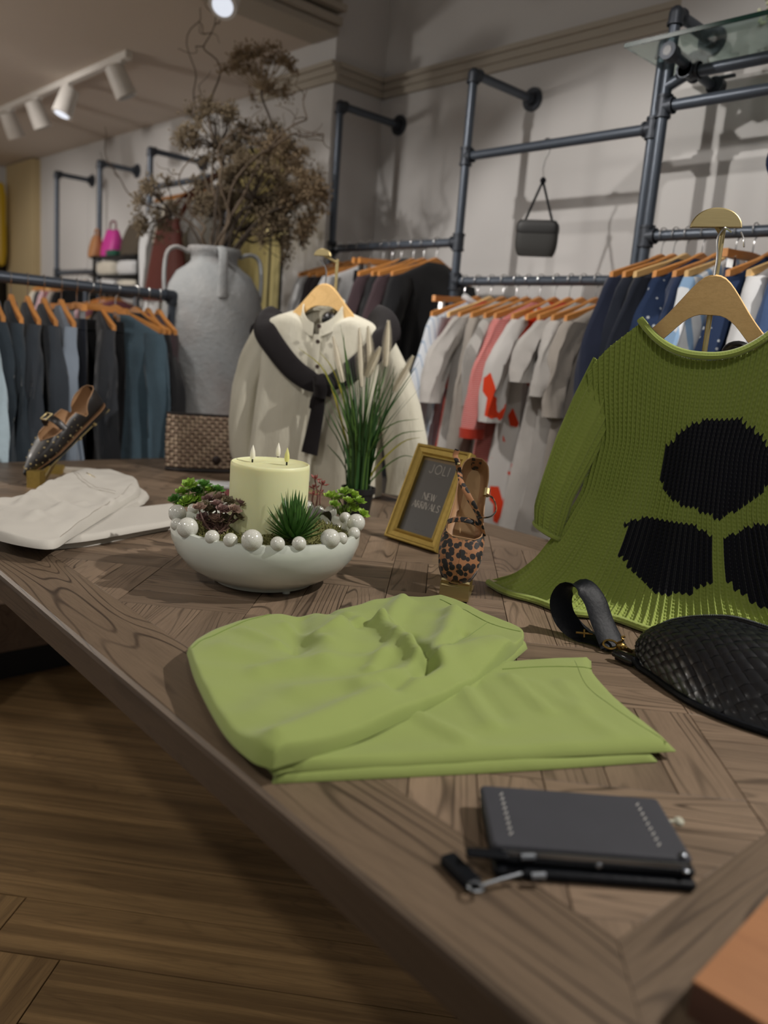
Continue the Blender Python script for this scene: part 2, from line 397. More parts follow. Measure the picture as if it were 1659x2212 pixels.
# ------------------------------------------------------------------ the display table
TA = math.radians(-2.2); TO = V(-.258, .53, 0)
TL, TW, TB = 2.22, .98, .116
def tl(x, y, z=ZT): return TO + V(x*math.cos(TA)-y*math.sin(TA), x*math.sin(TA)+y*math.cos(TA), z)
table = thing('display_table', 'large dark smoked-oak display table with basket-weave parquet top', 'table', TO, TA)
MB().box((-TL/2, TW/2, ZT-.030), (TL+.18, TW+.18, .030)).build('core', M['core'], table, smooth=False)
def border(poly, ang):
    """mitred border board: grain along its own local x, rounded outer lip"""
    c = V(sum(p[0] for p in poly)/4, sum(p[1] for p in poly)/4, 0); R = Matrix.Rotation(-ang, 3, 'Z')
    loc = [R @ (V(p[0], p[1], 0)-c) for p in poly]
    lows = [min(p.y for p in loc), max(p.y for p in loc)]
    mb = MB(); n = 4
    prof = [(ZT-.052, -.004), (ZT-.010, 0), (ZT-.004, -.0015), (ZT, -.006)]      # (z, outward shift of the outer edge)
    rows = []
    for z, s in prof: rows.append([(p.x + (-math.copysign(abs(s), p.x) if p.y > lows[1]-1e-4 else 0), p.y + (s if p.y > lows[1]-1e-4 else 0), z) for p in loc])
    vs = [p for r in rows for p in r]; fs = [(3, 2, 1, 0), (12, 13, 14, 15)]
    for l in range(3): fs += [(l*4+i, l*4+(i+1) % 4, (l+1)*4+(i+1) % 4, (l+1)*4+i) for i in range(4)]
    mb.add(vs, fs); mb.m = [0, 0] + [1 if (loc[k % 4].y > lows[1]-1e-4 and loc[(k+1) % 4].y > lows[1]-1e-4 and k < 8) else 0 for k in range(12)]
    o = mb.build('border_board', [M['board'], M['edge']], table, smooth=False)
    o.location = (c.x, c.y, 0); o.rotation_euler = (0, 0, ang); return o
g = .0006
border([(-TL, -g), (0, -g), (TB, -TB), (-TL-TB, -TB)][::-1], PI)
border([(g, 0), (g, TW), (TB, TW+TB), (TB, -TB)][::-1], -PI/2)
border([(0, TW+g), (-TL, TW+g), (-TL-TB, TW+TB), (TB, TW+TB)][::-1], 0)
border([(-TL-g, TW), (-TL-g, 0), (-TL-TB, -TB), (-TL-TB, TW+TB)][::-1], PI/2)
def clip_poly(poly, x0, x1, y0, y1):
    def cut(P, f, inter):
        out = []
        for a, b in zip(P, P[1:]+P[:1]):
            fa, fb = f(a), f(b)
            if fa >= 0: out.append(a)
            if (fa >= 0) != (fb >= 0): t = fa/(fa-fb); out.append((a[0]+(b[0]-a[0])*t, a[1]+(b[1]-a[1])*t))
        return out
    for f in (lambda p: p[0]-x0, lambda p: x1-p[0], lambda p: p[1]-y0, lambda p: y1-p[1]):
        poly = cut(poly, f, None)
        if len(poly) < 3: return []
    return poly
CELL = .2112; q2 = 2**-.5
rnd = random.Random(3)
for i in range(-12, 12):
    for j in range(-4, 16):
        hor = (i+j) % 2 == 0
        for k in range(3):
            p0, q0 = i*CELL - .030, j*CELL + .024
            if hor: pa, pb, qa, qb = p0, p0+CELL, q0+k*CELL/3, q0+(k+1)*CELL/3
            else: pa, pb, qa, qb = p0+k*CELL/3, p0+(k+1)*CELL/3, q0, q0+CELL
            pa += .0005; qa += .0005; pb -= .0005; qb -= .0005
            poly = [((p-q)*q2, (p+q)*q2) for p, q in ((pa, qa), (pb, qa), (pb, qb), (pa, qb))]
            poly = clip_poly(poly, -TL, 0, 0, TW)
            if len(poly) < 3: continue
            A = abs(sum(a[0]*b[1]-b[0]*a[1] for a, b in zip(poly, poly[1:]+poly[:1])))/2
            if A < 3e-5: continue
            ang = PI/4 if hor else 3*PI/4
            c = V(sum(p[0] for p in poly)/len(poly), sum(p[1] for p in poly)/len(poly), 0)
            R = Matrix.Rotation(-ang, 2)
            loc = [R @ (Vector(p)-c.xy) for p in poly]
            o = MB().slab(loc, ZT-.015, ZT-rnd.random()*.0005, .0007).build('parquet_block', M['table'], table, smooth=False)
            o.location = c; o.rotation_euler = (0, 0, ang)
for x in (-TL-.03, .03):
    for y in (-.03, TW+.03):
        MB().box((x, y, (ZT-.05)/2), (.09, .09, ZT-.05)).build('leg', M['board'], table, smooth=False)
# low plinth under the left rail
pl = thing('rail_plinth', 'low brown wooden plinth with black kick board under the left clothes rail', 'plinth', (-3.2, 1.0, 0))
MB().box((0, 0, .20), (.66, 1.9, .18)).build('panel', M['plinth'], pl, smooth=False)
MB().box((0, 0, .055), (.62, 1.86, .11)).build('kick_board', M['kick'], pl, smooth=False)
# wooden riser at the lower right
rz = thing('wooden_riser', 'orange-brown wooden display riser cut off by the lower right picture corner', 'riser', onz(1500, 2128))
R0 = onz(1497, 2118, .868); 
MB().box((.0425, .13, .0135), (.085, .26, .026)).build('body', M['riser_edge'], rz, smooth=False)
MB().box((.0425, .13, .0275), (.085, .26, .002)).build('top_face', M['riser'], rz, smooth=False)
rz.location = (R0.x, R0.y, ZT); rz.rotation_euler = (0, 0, math.radians(2))
# ------------------------------------------------------------------ pipe rails
RY = 2.40; PR = .0165
def pipe(mb, a, b, r=PR): return mb.tube([a, b], r, 16)
def part_pipe(name, a, b, root, r=PR, mat='pipe'): return pipe(MB(), a, b, r).build(name, M[mat], root, world=True)
def fitting(p, dirs, root, name='fitting', r=.0215, L=.032):
    mb = MB().ball(p, r*1.02, 14)
    for d in dirs:
        d = Vector(d).normalized(); mb.tube([Vector(p), Vector(p)+d*L], r, 16); mb.tube([Vector(p)+d*(L-.008), Vector(p)+d*L], r*1.12, 16)
    return mb.build(name, M['fitting'], root, world=True)
def flange(p, root):
    mb = MB().tube([V(p[0], p[1]-.010, p[2]), V(*p)], .045, 20); mb.tube([V(p[0], p[1]-.035, p[2]), V(p[0], p[1]-.008, p[2])], .024, 16)
    return mb.build('wall_flange', M['fitting'], root, world=True)
X, Y, Z = V(1, 0, 0), V(0, 1, 0), V(0, 0, 1)
def post(x, y, top, root, wall_y, bottom=0.0):
    part_pipe('post', (x, y, bottom), (x, y, top), root)
    part_pipe('wall_arm', (x, y, top), (x, wall_y, top), root)
    fitting((x, y, top), (-Z, Y), root, 'elbow'); flange((x, wall_y, top), root)
    mb = MB().tube([V(x, y, bottom), V(x, y, bottom+.012)], .045, 20).tube([V(x, y, bottom+.01), V(x, y, bottom+.04)], .024, 16)
    mb.build('floor_flange', M['fitting'], root, world=True)
rack = thing('pipe_wall_rack', 'slate-grey pipe wall rack with stepped rails on the right-hand wall', 'clothes rack', (-2.1, RY, 0))
PXS = (-2.99, -2.22, -1.415)
post(PXS[0], RY, 2.29, rack, WY); post(PXS[1], RY, 2.285, rack, WY); post(PXS[2]-.035, RY, 2.235, rack, 2.6)
post(PXS[2]+.012, RY-.035, 2.30, rack, 2.6)
def rail(x0, x1, y, z, root, name='rail'):
    part_pipe(name, (x0, y, z), (x1, y, z), root)
    for x, d in ((x0, X), (x1, -X)): fitting((x, y, z), (d, Z, -Z), root, 'tee')
ZR1, ZR2, ZR3, ZTOP = 1.690, 1.545, 1.672, 1.998
rail(PXS[0], PXS[1], RY, ZR1, rack); rail(PXS[1], PXS[2]-.035, RY, ZR2, rack); rail(PXS[1], PXS[2]-.035, RY, ZTOP, rack, 'upper_rail')
rail(PXS[2]+.012, -.55, RY-.035, ZR3, rack); rail(PXS[2]+.012, -.55, RY-.035, 2.045, rack, 'upper_rail')
# bracket that carries the glass shelf
xb = -1.335
part_pipe('shelf_rail', (xb, RY-.035, 2.128), (-.55, RY-.035, 2.128), rack)
part_pipe('shelf_arm', (xb, 2.235, 2.150), (xb, 2.52, 2.128), rack, .014)
MB().tube([V(xb, 2.228, 2.150), V(xb, 2.262, 2.148)], .024, 18).tube([V(xb, 2.227, 2.150), V(xb, 2.2285, 2.150)], .013, 14, m=1).build('open_tee', [M['fitting'], M['black']], rack, world=True)
fitting((xb, RY-.035, 2.13), (Y, -Y, X, -X), rack, 'cross_fitting')
part_pipe('shelf_stub', (PXS[2]+.012, RY-.035, 2.10), (xb, RY-.035, 2.128), rack)
MB().tube([V(xb+.01, 2.50, 2.128), V(xb+.01, 2.53, 2.128)], .026, 16).box((xb+.035, 2.515, 2.15), (.06, .012, .008)).build('cap_bracket', M['fitting'], rack, world=True)
# two far bays on the same wall, left of the pier
rack2 = thing('pipe_wall_rack', 'small far pipe wall rack in the left bay behind the urn', 'clothes rack', (-5.3, RY, 0))
for x in (-4.73, -5.42, -6.13): post(x, RY, 2.30, rack2, WY-.01 if x > -5 else 2.66)
rail(-4.73, -3.86, RY, 2.09, rack2, 'upper_rail'); rail(-6.13, -5.42, RY, 1.62, rack2); part_pipe('post', (-3.86, RY, 0), (-3.86, RY, 2.09), rack2)
rail(-5.42, -4.73, RY, 1.50, rack2)
# free rail at the left, standing across
LX, LZ = -2.95, 1.405
rack3 = thing('pipe_floor_rail', 'dark pipe clothes rail full of dark jackets left of the urn', 'clothes rack', (LX, 1.0, .29))
part_pipe('rail', (LX, .30, LZ), (LX, 1.60, LZ), rack3, .019)
for y in (.30, 1.60):
    part_pipe('post', (LX, y, .29), (LX, y, LZ), rack3, .017); fitting((LX, y, LZ), (Y if y < 1 else -Y, -Z), rack3, 'elbow')
    MB().tube([V(LX, y, .29), V(LX, y, .302)], .045, 20).build('floor_flange', M['fitting'], rack3, world=True)
# ------------------------------------------------------------------ hangers
def hanger_shape(root, mat, half=.205, drop=.052, z0=-.062, hook_r=.021, thick=.017, apex=.042, clips=False, wide=None):
    """local: rail centre at origin, hanger in the xz plane"""
    pts = []
    for k in range(15):
        a = math.radians(205) - math.radians(205+90)*k/14
        pts.append(V(hook_r*math.cos(a), 0, hook_r*math.sin(a)*1.0 + .002))
    pts += [V(0, 0, -.034), V(0, 0, z0)]
    pts[-3] = V(0.004, 0, -.0215)
    MB().tube(pts, .0018, 6).build('hook', M['chrome'], root)
    mb = MB()
    if clips:
        h = half*.8
        P = [[V(x, 0, 0) for x in (0,)]]
        rows = []
        for k in range(13):
            x = -h + 2*h*k/12; zz = z0 - .012 + .004*math.cos(x/h*PI)
            rows.append([V(x, thick/2, zz-.011), V(x, thick/2, zz+.011), V(x, -thick/2, zz+.011), V(x, -thick/2, zz-.011)])
        mb.grid(rows, cv=True); mb.add(rows[0], [(0, 1, 2, 3)]); mb.add(rows[-1], [(3, 2, 1, 0)])
        mb.build('bar', M[mat], root)
        for sx in (-1, 1):
            MB().box((sx*h*.72, 0, z0-.040), (.016, .018, .036)).tube([V(sx*h*.72, -.012, z0-.022), V(sx*h*.72, .012, z0-.022)], .004, 8).build('clip', M['chrome'], root)
        return
    rows = []; n = 25
    for k in range(n):
        t = -1 + 2*k/(n-1); a = abs(t); x = t*half
        top = z0 - drop*(a**1.15)*1.25 + .010*math.exp(-(t/.22)**2); hgt = lerp(apex, .020, smooth(a*1.15))
        bot = top - hgt; y = .012*(a**2)
        w = thick*(1 - .25*a)
        rows.append([V(x, y+w/2, bot), V(x, y+w/2, top-.003), V(x, y, top), V(x, y-w/2, top-.003), V(x, y-w/2, bot)])
    mb.grid(rows, cv=True); mb.add(rows[0], [(0, 1, 2, 3, 4)]); mb.add(rows[-1], [(4, 3, 2, 1, 0)])
    mb.build('arms', M[mat], root, angle=50)
    if wide: MB().tube([V(-half*.8, .008, z0-drop*.98-.012), V(half*.8, .008, z0-drop*.98-.012)], .0045, 8).build('bar', M[mat], root)
_H = {}
def hanger(kind, loc, rz, label, group):
    if kind not in _H:
        r = thing('wooden_hanger' if kind != 'clip' else 'clip_hanger', label, 'hanger'); hanger_shape(r, 'hanger_pale' if kind == 'pale' else 'hanger', clips=(kind == 'clip')); _H[kind] = r
    else: r = copy_tree(_H[kind])
    r.location = loc; r.rotation_euler = (0, 0, rz); props(r, label, 'hanger', group); return r
# ------------------------------------------------------------------ clothes on hangers
def tubeloft(mb, secs, n=22, m=0, cap=True):
    """secs: (centre, half width along x, half depth along y, fold amp, fold count, phase)"""
    rows = []
    for c, w, d, amp, k, ph in secs:
        row = []
        for j in range(n):
            a = 2*PI*j/n; ca, sa = math.cos(a), math.sin(a)
            e = .75
            x = w*math.copysign(abs(ca)**e, ca); y = d*math.copysign(abs(sa)**e, sa)
            f = amp*math.sin(k*a+ph) + .5*amp*math.sin((k*2+1)*a + ph*1.7)
            p_ = Vector(c) + V(x*(1+f*.3), y + f*d*1.1, 0); wn = mnoise.noise(Vector((p_.x*12+ph*.7, p_.y*12, p_.z*6)))*min(1, amp*6); row.append(p_ + V(wn*.004, wn*.010*math.copysign(1, sa), 0))
        rows.append(row)
    mb.grid(rows, cv=True, m=m)
    if cap: mb.add(rows[0], [tuple(range(n))], m); mb.add(rows[-1], [tuple(range(n-1, -1, -1))], m)
    return mb
def garment(name, label, cat, loc, rz, mat, L=.62, wS=.195, wH=.22, T=.035, sleeve=.52, seed=0, group=None, collar=None, z0=-.068, drape=0., fold=.5, cuff=None, buttons=None, hood=False):
    r = random.Random(seed); root = thing(name, label, cat, loc, rz, group)
    ph = r.random()*6; lean = (r.random()-.5)*.03
    secs = [(V(0, 0, z0-.008), .050, .016, 0, 3, ph), (V(0, 0, z0-.020), .072, .020, .02, 3, ph), (V(0, 0, z0-.045), .125, .022, .04, 3, ph), (V(0, 0, z0-.075), wS*.93, .024, .05, 3, ph), (V(0, 0, z0-.105), wS, T*.8, .08, 3, ph)]
    n = 16
    for k in range(1, n+1):
        t = k/n; secs.append((V(lean*t, 0, z0-.105-(L-.105)*t), lerp(wS*.96, wH, t)*(1+.02*math.sin(5*t+ph)), lerp(T, T*1.25, t), fold*(.25+.75*t), 4, ph+t*.6))
    tubeloft(MB(), secs, 52).build('body', mat, root)
    if sleeve:
        for s in (-1, 1):
            q = []; kk = 16; bend = r.uniform(-.02, .02); out = r.uniform(.0, .03) + drape
            for k in range(kk+1):
                t = k/kk
                x = s*(wS*.86 + .045*smooth(t*2.2) + out*t); z = z0-.078 - sleeve*t
                q.append((V(x, bend*math.sin(t*PI), z), lerp(.058, .042, t)*(1 if t < .93 else .92)*(.75 if k == 0 else 1), lerp(.026, .030, t), .32*math.sin(t*PI)+.07, 3, ph+4*t))
            so = tubeloft(MB(), q, 26).build('sleeve', mat, root)
            if cuff: c = q[-1][0]; tubeloft(MB(), [(c+V(0, 0, .03), .047, .034, 0, 1, 0), (c+V(0, 0, -.004), .046, .034, 0, 1, 0)], 18).build('cuff', cuff, so)
    if collar:
        ring = [V(.062*math.cos(a), .026*math.sin(a)-.004, z0-.010+.016*math.cos(a)**2 - .012*(math.sin(a) < 0)*abs(math.sin(a))) for a in [2*PI*k/20 for k in range(20)]]
        MB().tube(ring, .011, 8, closed=True).build('collar', collar, root)
    if hood:
        MB().ball((0, .035, z0-.05), .075, 14, (1, .55, .9)).build('hood', mat, root)
    if buttons:
        for k in range(5): MB().tube([V(0, -T-.012-.006*k/5, z0-.15-.08*k), V(0, -T-.018-.006*k/5, z0-.15-.08*k)], .006, 8).build('button', buttons, root)
    return root
def trousers(name, label, loc, rz, mat, L=.75, w=.15, T=.022, seed=0, group=None):
    root = thing(name, label, 'trousers', loc, rz, group); ph = seed*1.3; zt = -.118
    secs = [(V(0, 0, zt), w, T*.7, .05, 4, ph), (V(0, 0, zt-.04), w, T*.8, .1, 4, ph)]
    for k in range(1, 8): t = k/7; secs.append((V(.01*math.sin(t*4), 0, zt-.04-(L-.04)*t), w*lerp(1, .86, t), T*lerp(.9, 1.2, t), .3, 3, ph+t))
    tubeloft(MB(), secs, 28).build('legs', mat, root)
    tubeloft(MB(), [(V(0, 0, zt+.003), w*1.01, T*.78, .05, 4, ph), (V(0, 0, zt-.034), w*1.015, T*.9, .08, 4, ph)], 28).build('waistband', mat, root)
    return root
C = dict(slate=cloth('slate_wool', '#262f37', h2='#333d45'), slate2=cloth('grey_wool', '#30363d'), grey_blue=cloth('pale_blue_grey_knit', '#7c8794', weave=350, bump=.6), navy=cloth('navy_twill', '#151b28'), black=cloth('black_wool', '#101114'),
    blue_wool=cloth('blue_grey_felt', '#3d505c', weave=300, bump=.6, h2='#4d626e'), magenta=cloth('magenta_knit', '#5c1440'), fringe=cloth('pale_blue_fringe_tweed', '#a9bcc6', weave=180, bump=1.0), plum=cloth('plum_wool', '#3a2c30'),
    white=cloth('white_cotton', '#c9cacb'), offwhite=cloth('cream_linen', '#c8c2b4'), brownblack=cloth('espresso_wool', '#231d1f'), charcoal=cloth('charcoal_knit', '#2c2f34'), grey_linen=cloth('grey_linen', '#a8a4a0', h2='#bcb8b3'),
    warm_grey=cloth('warm_grey_linen', '#99928a'), taupe=cloth('taupe_cotton', '#5c5850'), red=cloth('poppy_red_cotton', '#b03420'), denim=cloth('dark_denim', '#1b2740', weave=900, h2='#27385a'), blue=cloth('mid_blue_cotton', '#3f557c'),
    sky=cloth('sky_blue_cotton', '#8fa4b8'), ink=cloth('ink_navy_cotton', '#1a2135'), blush=cloth('blush_knit', '#b89aa0'), rose=cloth('dusty_rose_knit', '#7d4a52'), rust=cloth('rust_leather', '#5d2a22', rough=.55, sheen=.05), orange=cloth('orange_knit', '#c2601f'))
C['pinstripe'] = striped('blue_pinstripe', '#c3c8ce', '#93a3b8', 0, 70, .82)
C['redstripe'] = striped('red_white_fine_stripe', '#bd4a46', '#cc9a96', 2, 150, .5)
C['skystripe'] = striped('sky_white_stripe', '#d6dadd', '#86a4c4', 0, 24, .62)
C['greystripe'] = striped('grey_stripe', '#aaa7a3', '#8d8a86', 0, 34, .6)
def patches():
    t = NT('red_white_abstract_print'); v = t.coord((1.4, 1.4, .9)); x = t.n('ShaderNodeTexVoronoi'); x.inputs['Scale'].default_value = 17; t.l(v, x.inputs['Vector'])
    s = t.n('ShaderNodeSeparateColor'); t.l(x.outputs['Color'], s.inputs[0])
    return t.set(t.mix(t.math('GREATER_THAN', s.outputs[0], .68), lin('#b9b6b3'), lin('#c83c1e')), .9, 0, .2)
C['patch'] = patches()
def navydot():
    t = NT('navy_dotted_cotton'); v = t.coord(); x = t.n('ShaderNodeTexVoronoi'); x.inputs['Scale'].default_value = 38; x.inputs['Randomness'].default_value = .35; t.l(v, x.inputs['Vector'])
    return t.set(t.mix(t.math('LESS_THAN', x.outputs[0], .16), lin('#22304c'), lin('#aab0b4')), .9, 0, .2)
C['dot'] = navydot()
# --- left rail: rail runs along y, clothes hang across it
G = 'clothes on the left floor rail'; GH = 'hangers on the left floor rail'
def left(y, kind, col, label, hk='wood', **k):
    rz = k.pop('rz', -.24)
    hanger(hk, (LX, y, LZ), rz, 'hanger carrying the ' + ' '.join(label.split(' hanging')[0].split()[:12]), GH)
    if kind == 'coat': garment(k.pop('nm', 'jacket'), label, k.pop('cat', 'jacket'), (LX, y, LZ), rz, C[col], group=G, **k)
    else: trousers('trousers', label, (LX, y, LZ), rz, C[col], group=G, **k)
left(.875, 'coat', 'fringe', 'pale blue fringed tweed jacket at the left picture edge', L=.6, seed=1, T=.035, sleeve=.46, wS=.27, drape=.05, rz=-.12)
left(.945, 'coat', 'slate', 'dark slate wool jacket nearest the fringed tweed', L=.62, seed=2, T=.024)
left(1.0, 'coat', 'slate', 'second dark slate wool jacket from the fringed tweed', L=.66, seed=3, T=.024)
left(1.055, 'coat', 'slate2', 'third dark jacket from the fringed tweed, greyer', L=.64, seed=4, T=.024)
left(1.11, 'coat', 'slate2', 'fourth dark jacket beside the pale blue-grey knit', L=.63, seed=5, T=.024)
left(1.17, 'coat', 'grey_blue', 'pale blue-grey knit cardigan among dark jackets', L=.68, seed=6, T=.026, nm='cardigan', cat='cardigan')
left(1.225, 'legs', 'navy', 'navy trousers on a clip hanger right of the blue-grey knit', 'clip', L=.72, seed=1)
left(1.27, 'legs', 'black', 'black trousers on a clip hanger near the blue wool coat', 'clip', L=.72, seed=2, rz=.5)
left(1.31, 'coat', 'charcoal', 'charcoal jacket directly left of the blue wool coat', L=.66, seed=8, T=.026)
left(1.37, 'coat', 'blue_wool', 'blue-grey felted wool coat showing its broad sleeve', L=.72, seed=9, T=.05, rz=.42, nm='coat', cat='coat', sleeve=.6, wS=.21)
left(1.45, 'coat', 'black', 'black coat between the blue wool coat and the urn', L=.72, seed=10, T=.03, nm='coat', cat='coat', rz=.1)
left(1.50, 'coat', 'magenta', 'magenta knit peeping out beside the urn', L=.60, seed=11, T=.02, nm='jumper', cat='jumper', wS=.15, wH=.15, sleeve=0)
left(1.545, 'coat', 'plum', 'plum wool coat at the urn end of the rail', L=.7, seed=12, T=.03, nm='coat', cat='coat')
# --- wall rails: rail runs along x, clothes hang across it
def wallc(x, z, kind, col, label, hk='wood', y=RY, grp='right bay', **k):
    rz = PI/2 + k.pop('rz', random.Random(int(x*1000)).uniform(-.13, .01)); G = 'clothes on the %s wall rail' % grp
    hanger(hk, (x, y, z), rz, 'hanger carrying the ' + ' '.join(label.split(' hanging')[0].split()[:12]), 'hangers on the %s wall rail' % grp)
    if kind == 'coat': garment(k.pop('nm', 'shirt'), label, k.pop('cat', 'shirt'), (x, y, z), rz, C[col], group=G, **k)
    else: trousers('trousers', label, (x, y, z), rz, C[col], group=G, **k)
g1 = 'upper left'
for x, kind, col, label, kw in [
    (-2.93, 'coat', 'white', 'white blouse hanging leftmost on the upper rail', dict(seed=21)),
    (-2.86, 'coat', 'brownblack', 'espresso brown cardigan right of the leftmost white blouse', dict(seed=22, nm='cardigan', cat='cardigan')),
    (-2.79, 'coat', 'brownblack', 'espresso brown jacket left of the white pinstripe shirt', dict(seed=23, nm='jacket', cat='jacket')),
    (-2.72, 'coat', 'white', 'white pinstripe shirt between espresso and black garments', dict(seed=24, L=.66, rz=-.1, wS=.215, T=.04)),
    (-2.64, 'legs', 'black', 'black trousers on a clip hanger right of the pinstripe shirt', dict(seed=25, hk='clip')),
    (-2.585, 'legs', 'charcoal', 'charcoal trousers on a clip hanger beside black trousers', dict(seed=26, hk='clip')),
    (-2.53, 'coat', 'plum', 'plum brown cardigan left of the dark hooded coat', dict(seed=27, nm='cardigan', cat='cardigan', L=.7)),
    (-2.46, 'coat', 'black', 'black hooded coat near the middle post', dict(seed=28, nm='coat', cat='coat', L=.8, hood=True)),
    (-2.40, 'coat', 'plum', 'long plum brown coat right of the black hooded coat', dict(seed=29, nm='coat', cat='coat', L=.85)),
    (-2.33, 'coat', 'black', 'long black coat hanging closest to the middle post', dict(seed=30, nm='coat', cat='coat', L=.85))]:
    wallc(x, ZR1, kind, col, label, grp=g1, **kw)
g2 = 'lower middle'
for x, kind, col, label, kw in [
    (-2.165, 'legs', 'taupe', 'taupe trousers on a clip hanger at the middle post', dict(seed=41, hk='clip', L=.8)),
    (-2.10, 'coat', 'pinstripe', 'white shirt with blue pinstripes on the middle rail', dict(seed=42, L=.75, sleeve=.62, rz=-.1, drape=.04, collar=C['white'])),
    (-2.035, 'coat', 'red', 'poppy red top squeezed beside the blue pinstripe shirt', dict(seed=43, L=.66, sleeve=.25, wS=.16, rz=0.0, hk='pale', nm='top', cat='top')),
    (-1.975, 'coat', 'grey_linen', 'pale grey draped linen tee right of the red top', dict(seed=44, L=.72, sleeve=.30, drape=.08, nm='top', cat='top', wS=.22)),
    (-1.915, 'coat', 'warm_grey', 'warm grey linen shirt left of the red striped dress', dict(seed=45, L=.86)),
    (-1.865, 'coat', 'greystripe', 'grey striped shirt tucked against the red striped dress', dict(seed=46, L=.88, sleeve=.3)),
    (-1.81, 'coat', 'redstripe', 'red and white fine striped dress on the middle rail', dict(seed=47, L=.80, sleeve=.40, drape=.05, rz=-.05, T=.045, nm='dress', cat='dress', cuff=C['red'])),
    (-1.745, 'coat', 'patch', 'grey top with bold red patches on the middle rail', dict(seed=48, L=.86, sleeve=.34, drape=.06, T=.045, rz=0.0, nm='top', cat='top')),
    (-1.685, 'coat', 'red', 'red scarf-necked top behind the patched top', dict(seed=49, L=.34, sleeve=0, wS=.14, wH=.12, rz=0.0, nm='top', cat='top')),
    (-1.635, 'coat', 'grey_linen', 'grey linen tunic with ruffled hem right of red patches', dict(seed=50, L=.80, sleeve=.2, drape=.05, nm='tunic', cat='tunic', fold=.6)),
    (-1.58, 'coat', 'grey_linen', 'second grey linen tunic beside the navy jackets', dict(seed=51, L=.84, sleeve=.24, nm='tunic', cat='tunic', fold=.6)),
    (-1.52, 'coat', 'warm_grey', 'warm grey blouse half hidden by navy jackets', dict(seed=52, L=.7, sleeve=.3, nm='blouse', cat='blouse'))]:
    wallc(x, ZR2, kind, col, label, grp=g2, **kw)
g3 = 'right'
for x, kind, col, label, kw in [
    (-1.345, 'coat', 'ink', 'ink navy linen jacket first on the right rail', dict(seed=61, nm='jacket', cat='jacket', L=.7, sleeve=.5, wS=.21)),
    (-1.305, 'coat', 'navy', 'navy jacket second on the right rail', dict(seed=62, nm='jacket', cat='jacket', L=.7)),
    (-1.265, 'coat', 'navy', 'navy blazer third on the right rail', dict(seed=63, nm='jacket', cat='jacket', L=.7, hk='pale')),
    (-1.215, 'coat', 'dot', 'navy dotted shirt right of the navy jackets', dict(seed=64, sleeve=.3)),
    (-1.165, 'coat', 'denim', 'dark denim shirt between dotted and striped shirts', dict(seed=65, buttons=M['white'])),
    (-1.115, 'coat', 'skystripe', 'white and sky striped shirt behind the brass stand', dict(seed=66, hk='pale')),
    (-1.065, 'legs', 'denim', 'dark jeans on a clip hanger behind the wooden hanger', dict(seed=67, hk='clip')),
    (-1.01, 'coat', 'dot', 'second navy dotted shirt behind the green jumper', dict(seed=68)),
    (-.955, 'coat', 'white', 'white shirt on a pale hanger at the right picture edge', dict(seed=69, hk='pale')),
    (-.90, 'coat', 'blue', 'mid-blue shirt near the right picture edge', dict(seed=70)),
    (-.84, 'coat', 'skystripe', 'striped sky shirt cut by the right picture edge', dict(seed=71, hk='pale'))]:
    wallc(x, ZR3, kind, col, label, grp=g3, y=RY-.035, **kw)
wallc(-.90, 2.045, 'coat', 'denim', 'denim jacket hanging high at the right picture edge', grp='top right', y=RY-.035, seed=72, nm='jacket', cat='jacket', L=.36, sleeve=.2)
# ------------------------------------------------------------------ urn with dried stems
UX, UY, UB = -2.985, 1.80, .29
def stone():
    t = NT('grey_stone_glaze'); v = t.coord(); n = t.noise(v, 5, 6, .65, .3); n2 = t.noise(v, 60, 4, .7); s = t.n('ShaderNodeSeparateXYZ'); t.l(v, s.inputs[0])
    c = t.mix(n, lin('#868d93'), lin('#c6c7c5')); p = t.ramp(t.noise(v, 3.5, 4), [(.50, (0, 0, 0)), (.70, (1, 1, 1))])
    c = t.mix(t.math('MULTIPLY', p, .6), c, lin('#8f7d74'))
    t.bump(t.math('ADD', n2, n), .8, .006); return t.set(c, .8, 0, .3)
M['stone'] = stone()
urn = thing('stone_urn', 'tall grey stone amphora urn with strap handles holding dried stems', 'urn', (UX, UY, UB))
prof = [(.0, .29), (.115, .29), (.12, .31), (.135, .5), (.166, .78), (.190, 1.0), (.203, 1.18), (.204, 1.30), (.197, 1.39), (.178, 1.46), (.148, 1.51), (.112, 1.535), (.093, 1.553), (.092, 1.575), (.104, 1.588), (.107, 1.602), (.103, 1.610), (.090, 1.606), (.085, 1.58), (.085, 1.54), (.0, 1.5)]
fine = []
for (a, b), (c, d) in zip(prof, prof[1:]):
    k = max(1, int(abs(d-b)/.03)); fine += [(lerp(a, c, i/k), lerp(b, d, i/k)) for i in range(k)]
fine.append(prof[-1])
MB().lathe(fine, 64, (UX, UY, 0), wob=lambda a, z: .006*math.sin(3*a+z*4)+.004*math.sin(7*a-z*9)).build('body', M['stone'], urn, world=True, angle=60)
va = math.atan2(-UY, -UX)
for k in range(4):
    a = va + .18 + k*PI/2; d = V(math.cos(a), math.sin(a), 0); w = V(-d.y, d.x, 0); o_ = V(UX, UY, 0)
    pts = cr([o_+d*.100+Z*1.585, o_+d*.150+Z*1.600, o_+d*.185+Z*1.575, o_+d*.195+Z*1.50, o_+d*.192+Z*1.415], 14)
    MB().tube(pts, .018, 12, flat=(.45, w)).build('handle', M['stone'], urn, world=True)
M['dry1'] = plain('dried_umbel_brown', '#736550', .9, var=.35, scale=60)
M['dry_lit'] = plain('dried_umbel_lit_tan', '#8d7a60', .9, var=.3, scale=60)  # tan puts the light falling on the right-hand umbels into the colour
M['twig'] = plain('willow_bark', '#5f5142', .8, var=.25, scale=60)
M['stemdark'] = plain('dark_stem', '#40362c', .8, var=.2, scale=60)
mouth = V(UX, UY, 1.585)
